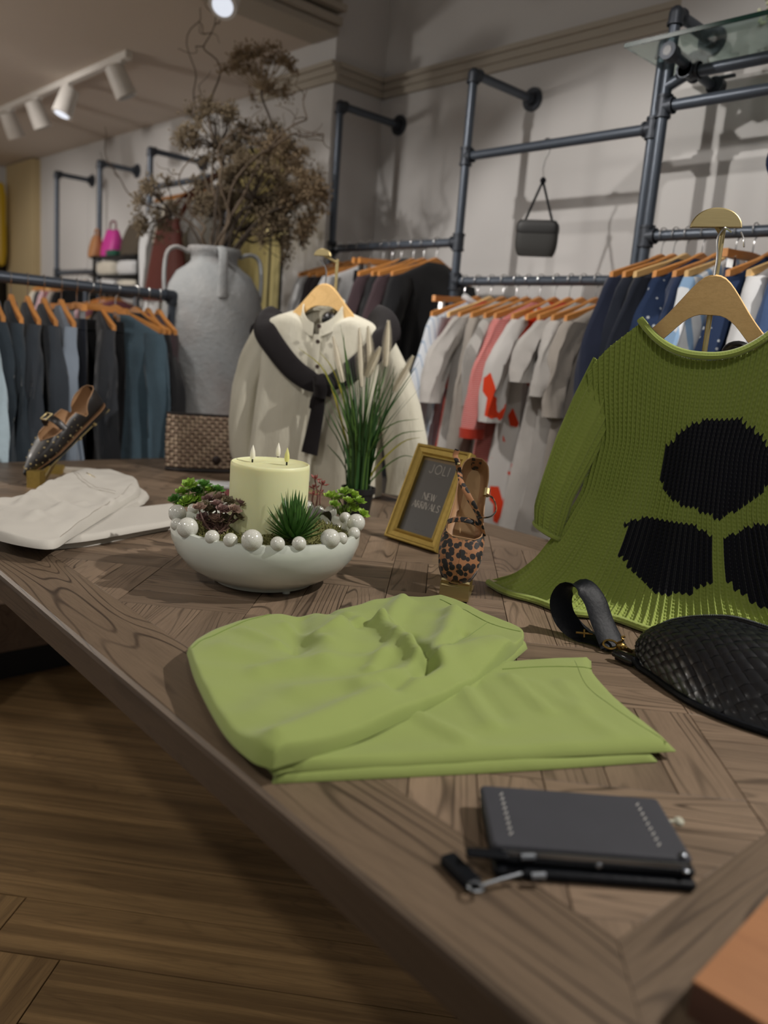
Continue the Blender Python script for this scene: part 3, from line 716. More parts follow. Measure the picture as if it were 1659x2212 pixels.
def spike(mb, a, b, r):
    d = (b-a); 
    if d.length < 1e-6: return
    n = d.orthogonal().normalized(); m2 = d.normalized().cross(n); o = len(mb.v)
    mb.add([a+n*r, a+(m2*.866-n*.5)*r, a+(-m2*.866-n*.5)*r, b], [(0, 1, 3), (1, 2, 3), (2, 0, 3)])
def rdir(r, axis, spread):
    axis = Vector(axis).normalized(); p = axis.orthogonal().normalized(); q = axis.cross(p)
    t = math.acos(1 - r.random()*(1-math.cos(spread))); f = r.random()*2*PI
    return axis*math.cos(t) + (p*math.cos(f)+q*math.sin(f))*math.sin(t)
def umbel(J, axis, Lr, label, seed, mat='dry1', nr=30, spread=1.25, via=None, fl=.040):
    r = random.Random(seed); J = Vector(J); t = thing('dried_umbel_stem', label, 'dried flower', mouth-Z*.08, 0, 'dried stems in the urn')
    path = cr([mouth + V(r.uniform(-.04, .04), r.uniform(-.04, .04), -.06)] + ([Vector(via)] if via is not None else [lerp(mouth, J, .55)+V(0, 0, .02)]) + [J-Vector(axis).normalized()*.03, J], 16)
    MB().tube(path, [lerp(.006, .0042, k/15) for k in range(16)], 7).build('stem', M['stemdark'], t, world=True)
    ry, flw = MB(), MB(); ends = []
    for k in range(nr):
        d = rdir(r, axis, spread); L = Lr*r.uniform(.8, 1.05); e = J + d*L; mid = lerp(J, e, .55) + (d-Vector(axis).normalized()*d.dot(Vector(axis).normalized()))*(.12*L) - Vector(axis).normalized()*.0
        ry.tube([J, mid, e], [.0022, .0016, .0012], 4, cap=False); ends.append((e, (e-mid).normalized()))
        if k % 4 == 0: ends.append((lerp(J, e, .85) + V(r.gauss(0, .012), r.gauss(0, .012), r.gauss(0, .012)), d))
    for e, d in ends:
        for q in range(30):
            u = rdir(r, d, 1.5); L = fl*r.uniform(.6, 1.3); tip = e+u*L; spike(flw, e, tip, .0021)
            if q % 3 == 0: flw.ball(tip, .0044*r.uniform(.7, 1.3), 4)
    ry.build('rays', M['stemdark'] if mat == 'dry1' else M[mat], t, world=True)
    flw.build('florets', M[mat], t, world=True, kind='stuff', smooth=False)
    return t
D0 = 3.36
umb = [((566, 196), (0, 90, 0), 100, .0, 'dry_lit', 'topmost dried umbel standing above the urn on a tall bare stem', (585, 330)),
    ((475, 318), (-55, 70, 0), 105, .02, 'dry1', 'large brown dried umbel at the upper left of the bunch', None),
    ((372, 462), (-85, 45, 0), 88, -.05, 'dry1', 'small dried umbel drooping out at the far left of the bunch', None),
    ((600, 395), (55, 70, 0), 105, .05, 'dry_lit', 'tan dried umbel at the upper right of the bunch', None),
    ((612, 470), (85, 20, 0), 80, .06, 'dry_lit', 'tan dried umbel at the lower right of the bunch', None),
    ((520, 500), (-5, 90, 0), 95, .1, 'dry1', 'dense brown dried umbel low in the middle above the urn mouth', None),
    ((545, 430), (20, 80, 0), 95, -.08, 'dry1', 'brown dried umbel in the centre of the bunch', None),
    ((475, 470), (-30, 60, 0), 60, .12, 'dry1', 'short dried umbel just above the left of the urn mouth', None),
    ((560, 520), (70, 10, 0), 75, .0, 'dry1', 'dried umbel leaning right over the urn shoulder', None),
    ((560, 350), (10, 80, 0), 90, .12, 'dry1', 'brown dried umbel behind the top umbel stem', None),
    ((640, 430), (60, 55, 0), 70, -.06, 'dry_lit', 'small tan dried umbel at the right edge of the bunch', None),
    ((500, 400), (-40, 75, 0), 90, .08, 'dry1', 'brown dried umbel left of the centre of the bunch', None),
    ((590, 500), (40, 40, 0), 85, .1, 'dry1', 'low dried umbel filling the right of the urn mouth', None)]
for k, (j, ax, Rp, dd, mt, lab, via) in enumerate(umb):
    dep = D0+dd; A = RT*ax[0]+UPV*ax[1]+FW*random.Random(k).uniform(-40, 25)
    umbel(atd(j[0], j[1], dep), A, Rp/F_PX*dep*.82, lab, 100+k, mt, 34 if Rp > 90 else 28, 1.2, atd(*via, dep) if via else None)
def willow(targets, label, seed, mat='twig', r0=.0055, sub=3, dd=0):
    r = random.Random(seed); t = thing('twisted_willow_branch', label, 'branch', mouth-Z*.06, 0, 'twisted branches in the urn')
    def wig(pts, amp, n):
        P = cr(pts, n); out = []
        f1, f2, p1, p2 = r.uniform(.5, .9), r.uniform(.4, .8), r.random()*6, r.random()*6
        for k, p in enumerate(P):
            w = amp*min(1, k/4)
            out.append(p + RT*(w*math.sin(k*f1+p1)) + UPV*(w*.5*math.sin(k*f2+p2)) + FW*(w*math.cos(k*f1*.9+p2)))
        return out
    main = wig([mouth-Z*.04] + [atd(x, y, D0+dd+q) for x, y, q in targets], .016, 34)
    MB().tube(main, [lerp(r0, .0016, k/33) for k in range(34)], 7).build('stem', M[mat], t, world=True)
    for s in range(sub):
        i = r.randint(12, 30); a = main[i]; d = (RT*r.uniform(-1, 1)+UPV*r.uniform(-.2, 1)+FW*r.uniform(-.4, .4)).normalized()
        b = wig([a, a+d*.05, a+d*.11+V(r.uniform(-.03, .03), r.uniform(-.03, .03), .02)], .012, 14)
        MB().tube(b, [lerp(.0024, .001, k/13) for k in range(14)], 5).build('twig', M[mat], t, world=True)
willow([(470, 430, 0), (452, 300, 0), (468, 160, .02), (448, 90, 0), (470, -10, 0)], 'tallest twisted willow branch rising past the ceiling spot', 5, r0=.006, sub=5)
willow([(455, 420, .05), (432, 250, .05), (410, 100, .05), (440, 5, .05)], 'thin twisted willow branch left of the tallest one', 6, 'twig', .004, 4)
willow([(540, 380, -.1), (620, 300, -.12), (680, 290, -.12), (716, 318, -.12)], 'pale twisted branch reaching right to the pipe post', 7, 'twig', .007, 6)
willow([(520, 380, -.15), (590, 310, -.18), (660, 250, -.18), (655, 190, -.18)], 'twisted branch curling up at the right of the umbels', 8, 'twig', .006, 5)
willow([(440, 500, -.1), (410, 440, -.12), (395, 380, -.12), (440, 300, -.1)], 'twisted branch curving left at the urn mouth', 9, 'twig', .006, 4)
willow([(490, 440, -.2), (470, 340, -.2), (520, 280, -.2), (560, 310, -.2)], 'short pale curled branch in front of the umbels', 10, 'twig', .006, 3)
willow([(400, 470, .1), (310, 440, .3), (245, 370, .5), (222, 275, .6)], 'thin bare branch reaching far left above the pipe arms', 12, 'twig', .0045, 3, 0)
# ------------------------------------------------------------------ ceiling spotlights
tr = thing('light_track', 'white ceiling light track above the far left bay', 'light track', (-5.3, 1.98, 2.58))
MB().box((-5.3, 1.98, 2.592), (2.3, .035, .034)).build('bar', M['white'], tr, world=True, smooth=False)
def glow(name, col, k):
    t = NT(name); t.b.inputs['Emission Color'].default_value = lin(col); t.b.inputs['Emission Strength'].default_value = k; return t.set(lin(col), .4)
M['lampglow'] = glow('lamp_lens', '#dfe6f2', 1.3); M['lampoff'] = plain('lamp_lens_off', '#8a8781', .3)
def head(p, aim, label, lit=False):
    p = Vector(p); t = thing('track_spotlight', label, 'spotlight', p, 0, 'track spotlights')
    d = (Vector(aim)-p).normalized(); c = p - Z*.075
    MB().tube([p, p-Z*.05], .014, 10).box(p-Z*.002, (.10, .03, .02)).build('adaptor', M['white'], t, world=True)
    hs_ = MB().tube([c-d*.06, c-d*.058, c+d*.085, c+d*.09], [.044, .048, .056, .054], 24).build('housing', M['white'], t, world=True)
    MB().tube([c+d*.088, c+d*.092], .040, 20).build('lens', M['lampglow'] if lit else M['lampoff'], hs_, world=True)
for (px, py), lab, aim in (((250, 128), 'nearest spotlight on the ceiling track, tilted down right', (-3.9, 2.7, 1.0)), ((155, 183), 'second spotlight on the track with its lens lit', (-4.9, 1.3, 0.6)), ((92, 212), 'third spotlight on the track, small and pointing away', (-5.3, 2.7, 1.0)), ((40, 238), 'farthest spotlight on the track at the left picture edge', (-6.0, 2.7, 1.2))):
    q = onz(px, py, 2.585); head((q.x, 1.98, 2.575), aim, lab, 'lens lit' in lab)
q = onz(494, -48, 2.60); head((q.x, q.y, 2.62), (-1.9, .6, .9), 'lit spotlight at the beam, cut by the top picture edge', True)
# ------------------------------------------------------------------ far left bay: shelf of knits, bags, clothes
sh = thing('shelf_unit', 'dark metal shelves of folded white knits in the far left bay', 'shelf', (-5.07, 2.5, 0))
for z in (1.70, 1.585, 1.47, 1.20, .9): MB().box((-5.07, 2.5, z), (.64, .36, .012)).build('shelf_board', M['black'], sh, world=True, smooth=False)
for x in (-5.38, -4.76):
    for y in (2.35, 2.65): MB().box((x, y, .85), (.016, .016, 1.7)).build('upright', M['black'], sh, world=True, smooth=False)
def folded(p, d, mat, label, seed, grp='folded knits on the far shelves'):
    r = random.Random(seed); mb = MB(); rows = []
    for i in range(9):
        row = []
        for j in range(12):
            a = 2*PI*j/12; t = i/8; rr = 1 - .10*abs(2*t-1)**4
            x = d[0]/2*math.copysign(abs(math.cos(a))**.4, math.cos(a))*rr; y = d[1]/2*math.copysign(abs(math.sin(a))**.4, math.sin(a))*rr
            row.append(V(p[0]+x, p[1]+y, p[2]+d[2]*(t+.12*(1 if i % 2 else -1)/8)))
        rows.append(row)
    mb.grid(rows, cv=True); mb.add(rows[0], [tuple(range(12))]); mb.add(rows[-1], [tuple(range(11, -1, -1))])
    return lone('folded_knit', mb, mat, label, 'folded knit', grp)
k = 0
for z, n in ((1.592, 'upper'), (1.477, 'middle'), (1.207, 'lower')):
    for x, side in ((-5.22, 'left'), (-4.92, 'right')):
        folded((x, 2.47, z), (.27, .28, .085 if z > 1.3 else .2), C['white'] if k % 3 else C['offwhite'], 'white folded knit on the %s far shelf, %s pile' % (n, side), k); k += 1
def bagblob(p, d, mat, name, label, seed, handle=None):
    t = thing(name, label, 'bag', p); r = random.Random(seed); rows = []
    for i in range(10):
        u = i/9; w = (.92+.1*math.sin(u*PI))*(1-.35*u**3); th = (1-.6*u**1.5)
        rows.append([V(d[0]/2*w*math.copysign(abs(math.cos(a))**.6, math.cos(a)), d[1]/2*th*math.copysign(abs(math.sin(a))**.6, math.sin(a)), d[2]*u+.006*math.sin(3*a+seed)) for a in [2*PI*j/18 for j in range(18)]])
    mb = MB().grid(rows, cv=True); mb.add(rows[0], [tuple(range(18))]); mb.add(rows[-1], [tuple(range(17, -1, -1))]); mb.build('body', mat, t)
    MB().tube(cr([V(-d[0]*.25, 0, d[2]*.92), V(-d[0]*.2, 0, d[2]*1.3), V(d[0]*.2, 0, d[2]*1.3), V(d[0]*.25, 0, d[2]*.92)], 12), .006, 6).build('handle', handle or mat, t)
    return t
bagblob((-5.26, 2.42, 1.707), (.17, .13, .17), plain('hot_pink_leather', '#c23a93', .5), 'pink_handbag', 'hot pink handbag on the far top shelf', 1, plain('wine_leather', '#6b2138', .5))
bagblob((-4.95, 2.44, 1.707), (.27, .17, .19), plain('olive_brown_suede', '#4a4135', .85), 'brown_handbag', 'slouchy olive brown handbag right of the pink one', 2)
bagblob((-5.37, 2.36, 1.707), (.10, .1, .13), plain('tan_leather', '#a8764d', .6), 'tan_handbag', 'small tan handbag left of the pink handbag', 3)
folded((-5.12, 2.38, 1.707), (.14, .1, .035), cloth('green_knit', '#1f5140'), 'flat green folded scarf under the pink handbag', 4, 'folded scarves on the far shelf')
tb = thing('hanging_tote_bag', 'rust leather tote bag hanging from the far rail beside the urn', 'bag', (ony(362, 540, 2.10).x, 2.10, 1.42))
rows = []
for i in range(12):
    u = i/11; w = lerp(.21, .10, u**1.2); rows.append([V(w*math.copysign(abs(math.cos(a))**.6, math.cos(a)), (.055*(1-.7*u)+.004)*math.sin(a), .40*u) for a in [2*PI*j/20 for j in range(20)]])
mb = MB().grid(rows, cv=True); mb.add(rows[0], [tuple(range(20))]); mb.build('body', C['rust'], tb)
MB().tube(cr([V(-.085, 0, .38), V(-.05, .1, .52), V(0, .30, .69), V(.05, .1, .52), V(.085, 0, .38)], 18), .012, 8, flat=(.35, (0, 1, 0))).build('strap', C['rust'], tb)
for x, col, lab in ((-4.22, 'white', 'white blouse right of the rust tote bag'), (-4.08, 'offwhite', 'cream blouse behind the urn handle'), (-3.94, 'white', 'white shirt nearest the warm panel')):
    wallc(x, 2.09, 'coat', col, lab, grp='far upper', seed=int(-x*100), L=.78, rz=-.45 if x < -4.5 else -.3, sleeve=.5, wS=.2)
for x, col, lab in ((-6.02, 'offwhite', 'cream jumper leftmost on the far left rail'), (-5.94, 'charcoal', 'charcoal knit second on the far left rail'), (-5.86, 'blush', 'blush knit on the far left rail'), (-5.78, 'rose', 'dusty rose knit on the far left rail'), (-5.70, 'warm_grey', 'warm grey knit on the far left rail'), (-5.62, 'black', 'black knit on the far left rail')):
    wallc(x, 1.62, 'coat', col, lab, grp='far left', seed=int(-x*100), L=.6, nm='jumper', cat='jumper', hk='pale' if col == 'rose' else 'wood')
for x, col, lab in ((-4.98, 'orange', 'orange knit on the far lower rail'), (-4.89, 'blush', 'pale blush knit on the far lower rail'), (-4.80, 'rose', 'rose knit on the far lower rail')):
    wallc(x, 1.50, 'coat', col, lab, grp='far lower', y=2.24, seed=int(-x*100), L=.5, nm='jumper', cat='jumper')
lr = thing('far_low_rail', 'short low pipe rail in front of the far shelves', 'clothes rack', (-4.9, 2.24, 0))
part_pipe('rail', (-5.25, 2.24, 1.50), (-4.55, 2.24, 1.50), lr); part_pipe('post', (-5.25, 2.24, 0), (-5.25, 2.24, 1.5), lr); part_pipe('post', (-4.55, 2.24, 0), (-4.55, 2.24, 1.5), lr)
# warm lit panel, globe lamp and counter between urn and shirt
pn = thing('lit_mirror_panel', 'pale yellow curtain panel coloured as if lit, behind the white shirt stand', 'mirror', (-3.66, 2.40, 0))  # stands for a yellow-lit mirror, its light put into the panel colour
rows = [[V(-3.86+.42*i/40, 2.43+.012*math.sin(i*1.3), z) for z in (.05, .8, 1.6, 2.2)] for i in range(41)]
MB().shell(rows, .004).build('cloth', cloth('lit_mirror_yellow', '#c9bd86', bump=.1), pn, world=True); part_pipe('rod', (-3.9, 2.43, 2.2), (-3.4, 2.43, 2.2), pn, .008, 'chrome')
gl2 = thing('globe_lamp', 'thin dark floor lamp with two small glowing globe bulbs', 'lamp', (-3.72, 2.31, 0))
M['bulb'] = glow('globe_bulb', '#f2ddA0', 4.0)
for px, py in ((586, 494), (612, 498)):
    p = ony(px, py, 2.31); MB().ball(p, .022, 14).build('bulb', M['bulb'], gl2, world=True); MB().tube([p-Z*.02, V(p.x, 2.31, .02)], .005, 8).build('pole', M['black'], gl2, world=True)
MB().tube([V(ony(599, 496, 2.31).x, 2.31, 0), V(ony(599, 496, 2.31).x, 2.31, .02)], .09, 24).build('base', M['black'], gl2, world=True)
ct = thing('side_counter', 'small dark counter behind the white shirt with bags on it', 'counter', (-3.45, 2.1, 0))
MB().box((-3.45, 2.1, 1.36), (.40, .26, .02)).build('top', M['plinth'], ct, world=True, smooth=False); MB().box((-3.45, 2.1, .675), (.36, .22, 1.35)).build('body', plain('grey_panel', '#6a6a66', .7), ct, world=True, smooth=False)
fs = ony(588, 650, 2.12); lone('dark_sign', MB().box((-3.50, 2.1, 1.46), (.17, .02, .17)).box((-3.50, 2.088, 1.46), (.15, .005, .15)), M['glass_dark'], 'dark square sign standing on the small counter', 'sign', smooth=False)
bagblob((-3.36, 2.08, 1.371), (.15, .1, .06), plain('bronze_leather', '#6d5433', .5), 'bronze_pouch', 'bronze leather pouch on the small counter', 6)
# ------------------------------------------------------------------ small black bag on the upper rail, glass shelf
hb = thing('hanging_black_bag', 'small black crossbody bag hanging from a hook on the upper rail', 'bag', (-1.85, RY, 1.63))
ring = [V(.032*math.cos(a), 0, .385-.024+.036*math.sin(a)) for a in [2*PI*k/24 for k in range(24)]]
MB().tube([V(.020*math.cos(a), 0, .368+.020*math.sin(a)) for a in [PI*1.25-PI*1.5*k/12 for k in range(13)]] + [V(.012, 0, .34), V(.0, 0, .32), V(-.006, 0, .29), V(.0, 0, .26)], .0028, 8).build('hook', M['chrome'], hb)
MB().ball((0, 0, .252), .011, 10).build('knot', M['blackleather'], hb)
Rb = Matrix.Rotation(math.radians(28), 3, 'Z')
for s in (-1, 1): MB().tube([V(0, 0, .25), Rb @ V(s*.052, 0, .105)], .0042, 6).build('strap', M['blackleather'], hb)
def softbox(d, n=8, e=.35, pinch=.0):
    rows = []
    for i in range(n+1):
        u = i/n; k = 1-.16*abs(2*u-1)**3
        rows.append([V(d[0]/2*k*math.copysign(abs(math.cos(a))**e, math.cos(a)), d[1]/2*k*math.copysign(abs(math.sin(a))**e, math.sin(a)), d[2]*u) for a in [2*PI*(j+.5)/24 for j in range(24)]])
    mb = MB().grid(rows, cv=True); mb.add(rows[0], [tuple(range(24))]); mb.add(rows[-1], [tuple(range(23, -1, -1))]); return mb
sb_ = softbox((.145, .055, .115)); sb_.xf(Rb.to_4x4()); sb_.build('body', plain('black_bag_leather', '#2a2a28', .6), hb)
fl_ = softbox((.148, .058, .055)); fl_.xf(Matrix.Translation((0, 0, .063))); fl_.xf(Rb.to_4x4()); fl_.build('flap', plain('black_bag_flap', '#1d1d1d', .5), hb)
gt = NT('green_edge_glass'); gt.b.inputs['IOR'].default_value = 1.45
M['glass'] = gt.set(lin('#cfe3dc'), .03, 0, .5, trans=.96)
gs = thing('glass_shelf', 'clear glass shelf with green edge on the right pipe bracket', 'shelf', (-1.0, 2.38, 2.176))
MB().box((-.99, 2.385, 2.184), (.96, .33, .010)).build('pane', M['glass'], gs, world=True, smooth=False)
MB().box((-.99, 2.2185, 2.184), (.96, .004, .0115)).build('edge', plain('green_glass_edge', '#0f3029', .25), gs, world=True, smooth=False)
vs_ = thing('white_flower_vase', 'vase of tiny pale flowers on the glass shelf at the right edge', 'vase', (-1.02, 2.38, 2.189))
MB().lathe([(0, 0), (.035, 0), (.045, .05), (.03, .1), (.02, .13), (.024, .14), (0, .138)], 20).build('body', M['white'], vs_)
sm, fm = MB(), MB(); r = random.Random(4)
for k in range(26):
    e = V(r.uniform(-.16, .13), r.uniform(-.13, .1), r.uniform(.0, .2)+.02); sm.tube(cr([V(0, 0, .12), V(e.x*.4, e.y*.4, .2), e], 6), .0012, 4)
    for q in range(9): fm.ball(e + V(r.gauss(0, .016), r.gauss(0, .016), r.gauss(0, .014)), .0055, 6)
sm.build('stems', plain('pale_green_stem', '#7d8a5c', .7), vs_); fm.build('blossoms', plain('cream_blossom', '#cfd2b4', .8), vs_, kind='stuff')
# ------------------------------------------------------------------ bowl, candle, succulents
BX, BY, BR = -1.18, .84, .166
M['glaze'] = plain('pale_celadon_glaze', '#c9cec4', .22, 0, .05, 12, .12, 60, .001, coat=.35)
def speckle():
    t = NT('speckled_glaze'); v = t.coord(rnd=1); n = t.noise(v, 700, 3); c = t.mix(t.ramp(n, [(.45, (0, 0, 0)), (.62, (1, 1, 1))]), lin('#cdcec5'), lin('#bfbdb2'))
    return t.set(c, .2, 0, .5, .4)
M['speckle'] = speckle()
bowl = thing('planter_bowl', 'pale celadon ceramic bowl with glazed balls along its rim', 'bowl', (BX, BY, ZT))
wv = lambda a, z: .012*math.sin(a*5+1)*max(0, z-.06)/.05
bp = [(0, .006), (.078, .006), (.082, .0035), (.090, .0035), (.094, .010), (.115, .018), (.140, .034), (.158, .056), (.168, .080), (.1695, .097), (.167, .104), (.161, .1055), (.155, .102), (.152, .090), (.140, .07), (0, .066)]
MB().lathe(bp, 72, wob=wv).build('body', M['glaze'], bowl, angle=50)
for a in (PI*1.32, PI*.62, PI*1.95): MB().tube([V(.086*math.cos(a), .086*math.sin(a), 0), V(.086*math.cos(a), .086*math.sin(a), .005)], .007, 10).build('foot_pad', plain('clear_pad', '#b9bcb6', .2), bowl)
balls = [(380, 1113, 20), (390, 1133, 14), (401, 1141, 12), (426, 1144, 22), (463, 1160, 15), (504, 1165, 15), (550, 1165, 22), (597, 1170, 15), (637, 1169, 15), (677, 1158, 21), (711, 1158, 14), (740, 1149, 14), (762, 1134, 21), (782, 1117, 14), (772, 1100, 16), (745, 1090, 13), (712, 1082, 17), (680, 1078, 13), (640, 1074, 15), (600, 1071, 18), (555, 1070, 13), (510, 1072, 16), (465, 1078, 13), (425, 1085, 17), (397, 1096, 13)]
for px, py, rp in balls:
    q = onz(px, py, ZT+.108); d = V(q.x-BX, q.y-BY, 0).normalized(); r = rp/F_PX*1.42
    MB().ball(d*(BR-.004) + Z*(.100+r*.72), r, 20).build('rim_ball', M['speckle'], bowl)
def wax():
    t = NT('ivory_wax'); v = t.coord(); n = t.noise(v, 9, 4); t.bump(t.noise(v, 180, 3), .12, .0008)
    return t.set(t.mix(n, lin('#d8d8a2'), lin('#dfe0b6')), .45, 0, .4, 0, 0, 0, .35)
candle = thing('pillar_candle', 'wide ivory three-wick pillar candle standing in the bowl', 'candle', (BX, BY, ZT+.07))
cp = [(0, 0), (.0695, 0), (.070, .004), (.070, .140), (.0695, .1455), (.0675, .147), (.0655, .1445), (.05, .1425), (.02, .1415), (0, .141)]
MB().lathe(cp, 64).build('wax', wax(), candle, angle=50)
for px, py, col in ((545, 1000, 'ivory'), (600, 994, 'ivory'), (619, 1006, 'yellow')):
    q = onz(px, py, ZT+.07+.141); p = V(q.x-BX, q.y-BY, .1405)
    f = MB().lathe([(0, 0), (.0035, .001), (.0048, .007), (.0042, .014), (.0022, .021), (.0004, .026)], 14, p+Z*.007).build('flame_bulb', plain('flame_'+col, '#e6e2d4' if col == 'ivory' else '#d9d68a', .35), candle)
    MB().tube([p-Z*.001, p+Z*.008], .0016, 8).build('wick', M['black'], f)
# moss
moss = MB(); r = random.Random(2)
rows = [[V(BX+rr*math.cos(a), BY+rr*math.sin(a), ZT+.085+.018*(1-(rr/.15)**2)+.004*math.sin(5*a+rr*60)) for a in [2*PI*k/40 for k in range(40)]] for rr in (.071, .09, .11, .13, .15)]
moss.grid(rows, cv=True)
for k in range(2600):
    a = r.random()*2*PI; rr = .074+.076*r.random()**.8; p = V(BX+rr*math.cos(a), BY+rr*math.sin(a), ZT+.086+.016*(1-(rr/.15)**2))
    d = V(r.gauss(0, 1), r.gauss(0, 1), .9+r.random()).normalized(); L = r.uniform(.006, .016); c = V(r.gauss(0, .5), r.gauss(0, .5), -.4)
    moss.tube([p, p+d*L*.5, p+d*L+c*L*.45], [.0011, .0009, .0004], 3, cap=False)
ms = moss.build('moss', plain('olive_moss', '#6f6e3f', .95, var=.5, scale=160), smooth=False); props(ms, 'olive green moss filling the bowl around the candle', 'moss', kind='stuff')
def rosette(mb, c, axis, R, n=15, r=None, w=.36, up=.75, m=0):
    """leaves of a succulent head in rings from flat outer to upright inner"""
    axis = Vector(axis).normalized(); p = axis.orthogonal().normalized(); q = axis.cross(p); c = Vector(c)
    for k in range(n):
        t = k/(n-1); f = k*2.39996 + (r.random()*.3 if r else 0); tilt = lerp(.15, 1.35, t**.9); L = R*lerp(1.0, .42, t)
        rad = p*math.cos(f)+q*math.sin(f); d = rad*math.cos(tilt)+axis*math.sin(tilt); sd = axis.cross(rad).normalized(); nn = d.cross(sd).normalized()
        if nn.dot(axis) < 0: nn = -nn
        b = c + axis*(R*.10*t); W = L*w
        a0 = b; a1 = b+d*L*.62+sd*W+nn*L*.10; a2 = b+d*L*.62-sd*W+nn*L*.10; a3 = b+d*L+nn*L*.16; a4 = b+d*L*.58-nn*L*.07; a5 = b+d*L*.5+nn*L*.01
        mb.add([a0, a1, a2, a3, a4, a5], [(0, 5, 1), (0, 2, 5), (5, 3, 1), (5, 2, 3), (0, 1, 4), (0, 4, 2), (1, 3, 4), (3, 2, 4)], m)
def succulent(name, label, base_px, heads, mats, seed, stem='#5c6a34', zb=ZT+.095, depth_j=.02, n=20, w=.42, R=None):
    r = random.Random(seed); q = onz(*base_px, zb); t = thing(name, label, 'succulent', q, 0, 'succulents in the bowl'); sm = plain(name+'_stem', stem, .7)
    dep0 = (q-CAM).dot(FW)
    for k, (px, py, rp) in enumerate(heads):
        dep = dep0 + r.uniform(-depth_j, depth_j); c = atd(px, py, dep); c.z = max(c.z, zb+.005)
        ax = Z*.8 + (c-q)*6 - FW*.45 + V(r.gauss(0, .15), r.gauss(0, .15), 0)
        mb = MB(); rosette(mb, c, ax, rp/F_PX*dep*1.35, n, r, w)
        b = q + V(r.uniform(-.012, .012), r.uniform(-.012, .012), -.004)
        stm = MB().tube(cr([b, lerp(b, c, .5)+V(r.uniform(-.006, .006), r.uniform(-.006, .006), .004), c], 6), .0016, 5).build('stem', sm, t, world=True); mb.build('rosette', mats[k % len(mats)], stm, world=True, smooth=False)
    return t
gr = [plain('sedum_green', '#7fa13a', .45, var=.2, scale=90), plain('sedum_green_deep', '#4f7d33', .45, var=.2, scale=90)]
mv = [plain('mauve_leaf', '#80645e', .55, var=.25, scale=90), plain('grey_mauve_leaf', '#8f7667', .55, var=.25, scale=90), plain('olive_mauve_leaf', '#6b6148', .55, var=.2, scale=90)]
succulent('green_sedum', 'bright green sedum at the back left of the bowl', (425, 1098), [(410, 1050, 17), (440, 1050, 16), (395, 1066, 16), (425, 1064, 17), (452, 1062, 15), (380, 1082, 16), (408, 1084, 18), (470, 1060, 14), (434, 1080, 15), (420, 1094, 15), (393, 1095, 14)], gr, 1)
succulent('mauve_sedum', 'mauve brown sedum at the front left of the bowl', (470, 1151), [(450, 1082, 15), (475, 1078, 15), (492, 1086, 15), (522, 1090, 15), (430, 1100, 15), (455, 1104, 16), (480, 1104, 16), (505, 1104, 15), (515, 1120, 14), (440, 1122, 16), (465, 1124, 17), (490, 1126, 16), (452, 1138, 15), (478, 1142, 15), (442, 1092, 13), (468, 1092, 14)], mv, 2, '#5a4038', n=18, w=.46, zb=ZT+.098)
succulent('lime_sedum', 'lime green sedum at the right end of the bowl', (742, 1122), [(715, 1074, 15), (745, 1066, 15), (762, 1072, 15), (732, 1080, 14), (752, 1086, 15), (775, 1086, 14), (783, 1112, 13), (745, 1104, 14), (765, 1100, 13), (722, 1092, 12), (735, 1110, 11)], [plain('lime_sedum_leaf', '#8fae3f', .45, var=.2, scale=90), gr[0]], 3, w=.42)
succulent('red_sedum', 'small reddish sedum behind the candle on the right', (676, 1108), [(680, 1036, 12), (695, 1048, 13), (678, 1056, 12), (692, 1066, 11), (676, 1070, 10)], [plain('red_leaf', '#8a4a42', .5, var=.25, scale=90)], 4, '#6b463c', n=11, w=.2, zb=ZT+.1)
def spiky():
    t = NT('dark_green_blade'); v = t.coord(); s = t.n('ShaderNodeSeparateXYZ'); t.l(v, s.inputs[0]); f = t.noise(v, 40, 3)
    return t.set(t.mix(f, lin('#27491f'), lin('#4f7a34')), .4, 0, .5)
q = onz(634, 1168, ZT+.100); sp = thing('spiky_aloe', 'dark green spiky aloe in front of the candle', 'succulent', q, 0, 'succulents in the bowl'); sm_ = spiky(); r = random.Random(8)
for k in range(84):
    t = k/83; f = k*2.39996; tilt = lerp(.10, 1.40, t**1.05); L = lerp(.058, .082, t)*r.uniform(.8, 1.1)
    d = V(math.cos(f)*math.cos(tilt), math.sin(f)*math.cos(tilt), math.sin(tilt)); sd = V(-math.sin(f), math.cos(f), 0); nn = d.cross(sd)
    if nn.z < 0: nn = -nn
    P = []
    for i in range(6):
        u = i/5; W = .0052*(1-u**1.6)*(.7+.6*math.sin(min(u*2.2, 1.57))) + .00015; c = d*L*u + nn*(L*.14*u*u) + Z*.004
        P.append([c+sd*W, c-nn*W*.5, c-sd*W, c+nn*W*.25])
    MB().grid(P, cv=True).build('leaf', sm_, sp)
dl = thing('dark_red_rose', 'dark red fabric petal bloom tucked beside the candle', 'flower', onz(492, 1090, ZT+.1)); r = random.Random(5)
for k in range(5):
    f = k*1.256; d = V(math.cos(f)*.5, math.sin(f)*.5, .85).normalized(); sd = V(-math.sin(f), math.cos(f), 0)
    P = [[d*(.032*u)+sd*(.011*math.sin(PI*min(u*.75+.2, 1)))*v + Z*(.002*v*v) for v in (-1, -.5, 0, .5, 1)] for u in (0, .3, .6, .85, 1)]
    MB().shell(P, .0012).build('petal', plain('rose_petal', '#5c140e', .5), dl)
dk = thing('dark_leaf', 'curled dark grey leaf beside the lime sedum', 'leaf', onz(688, 1130, ZT+.1))
P = [[V(.018*v*math.sin(PI*u*.9+.2), .05*u-.02, .016*math.sin(PI*u)+.010*v*v) for v in (-1, -.5, 0, .5, 1)] for u in (0, .2, .4, .6, .8, 1)]
MB().shell(P, .0015).build('blade', plain('charcoal_leaf', '#37322b', .6), dk)
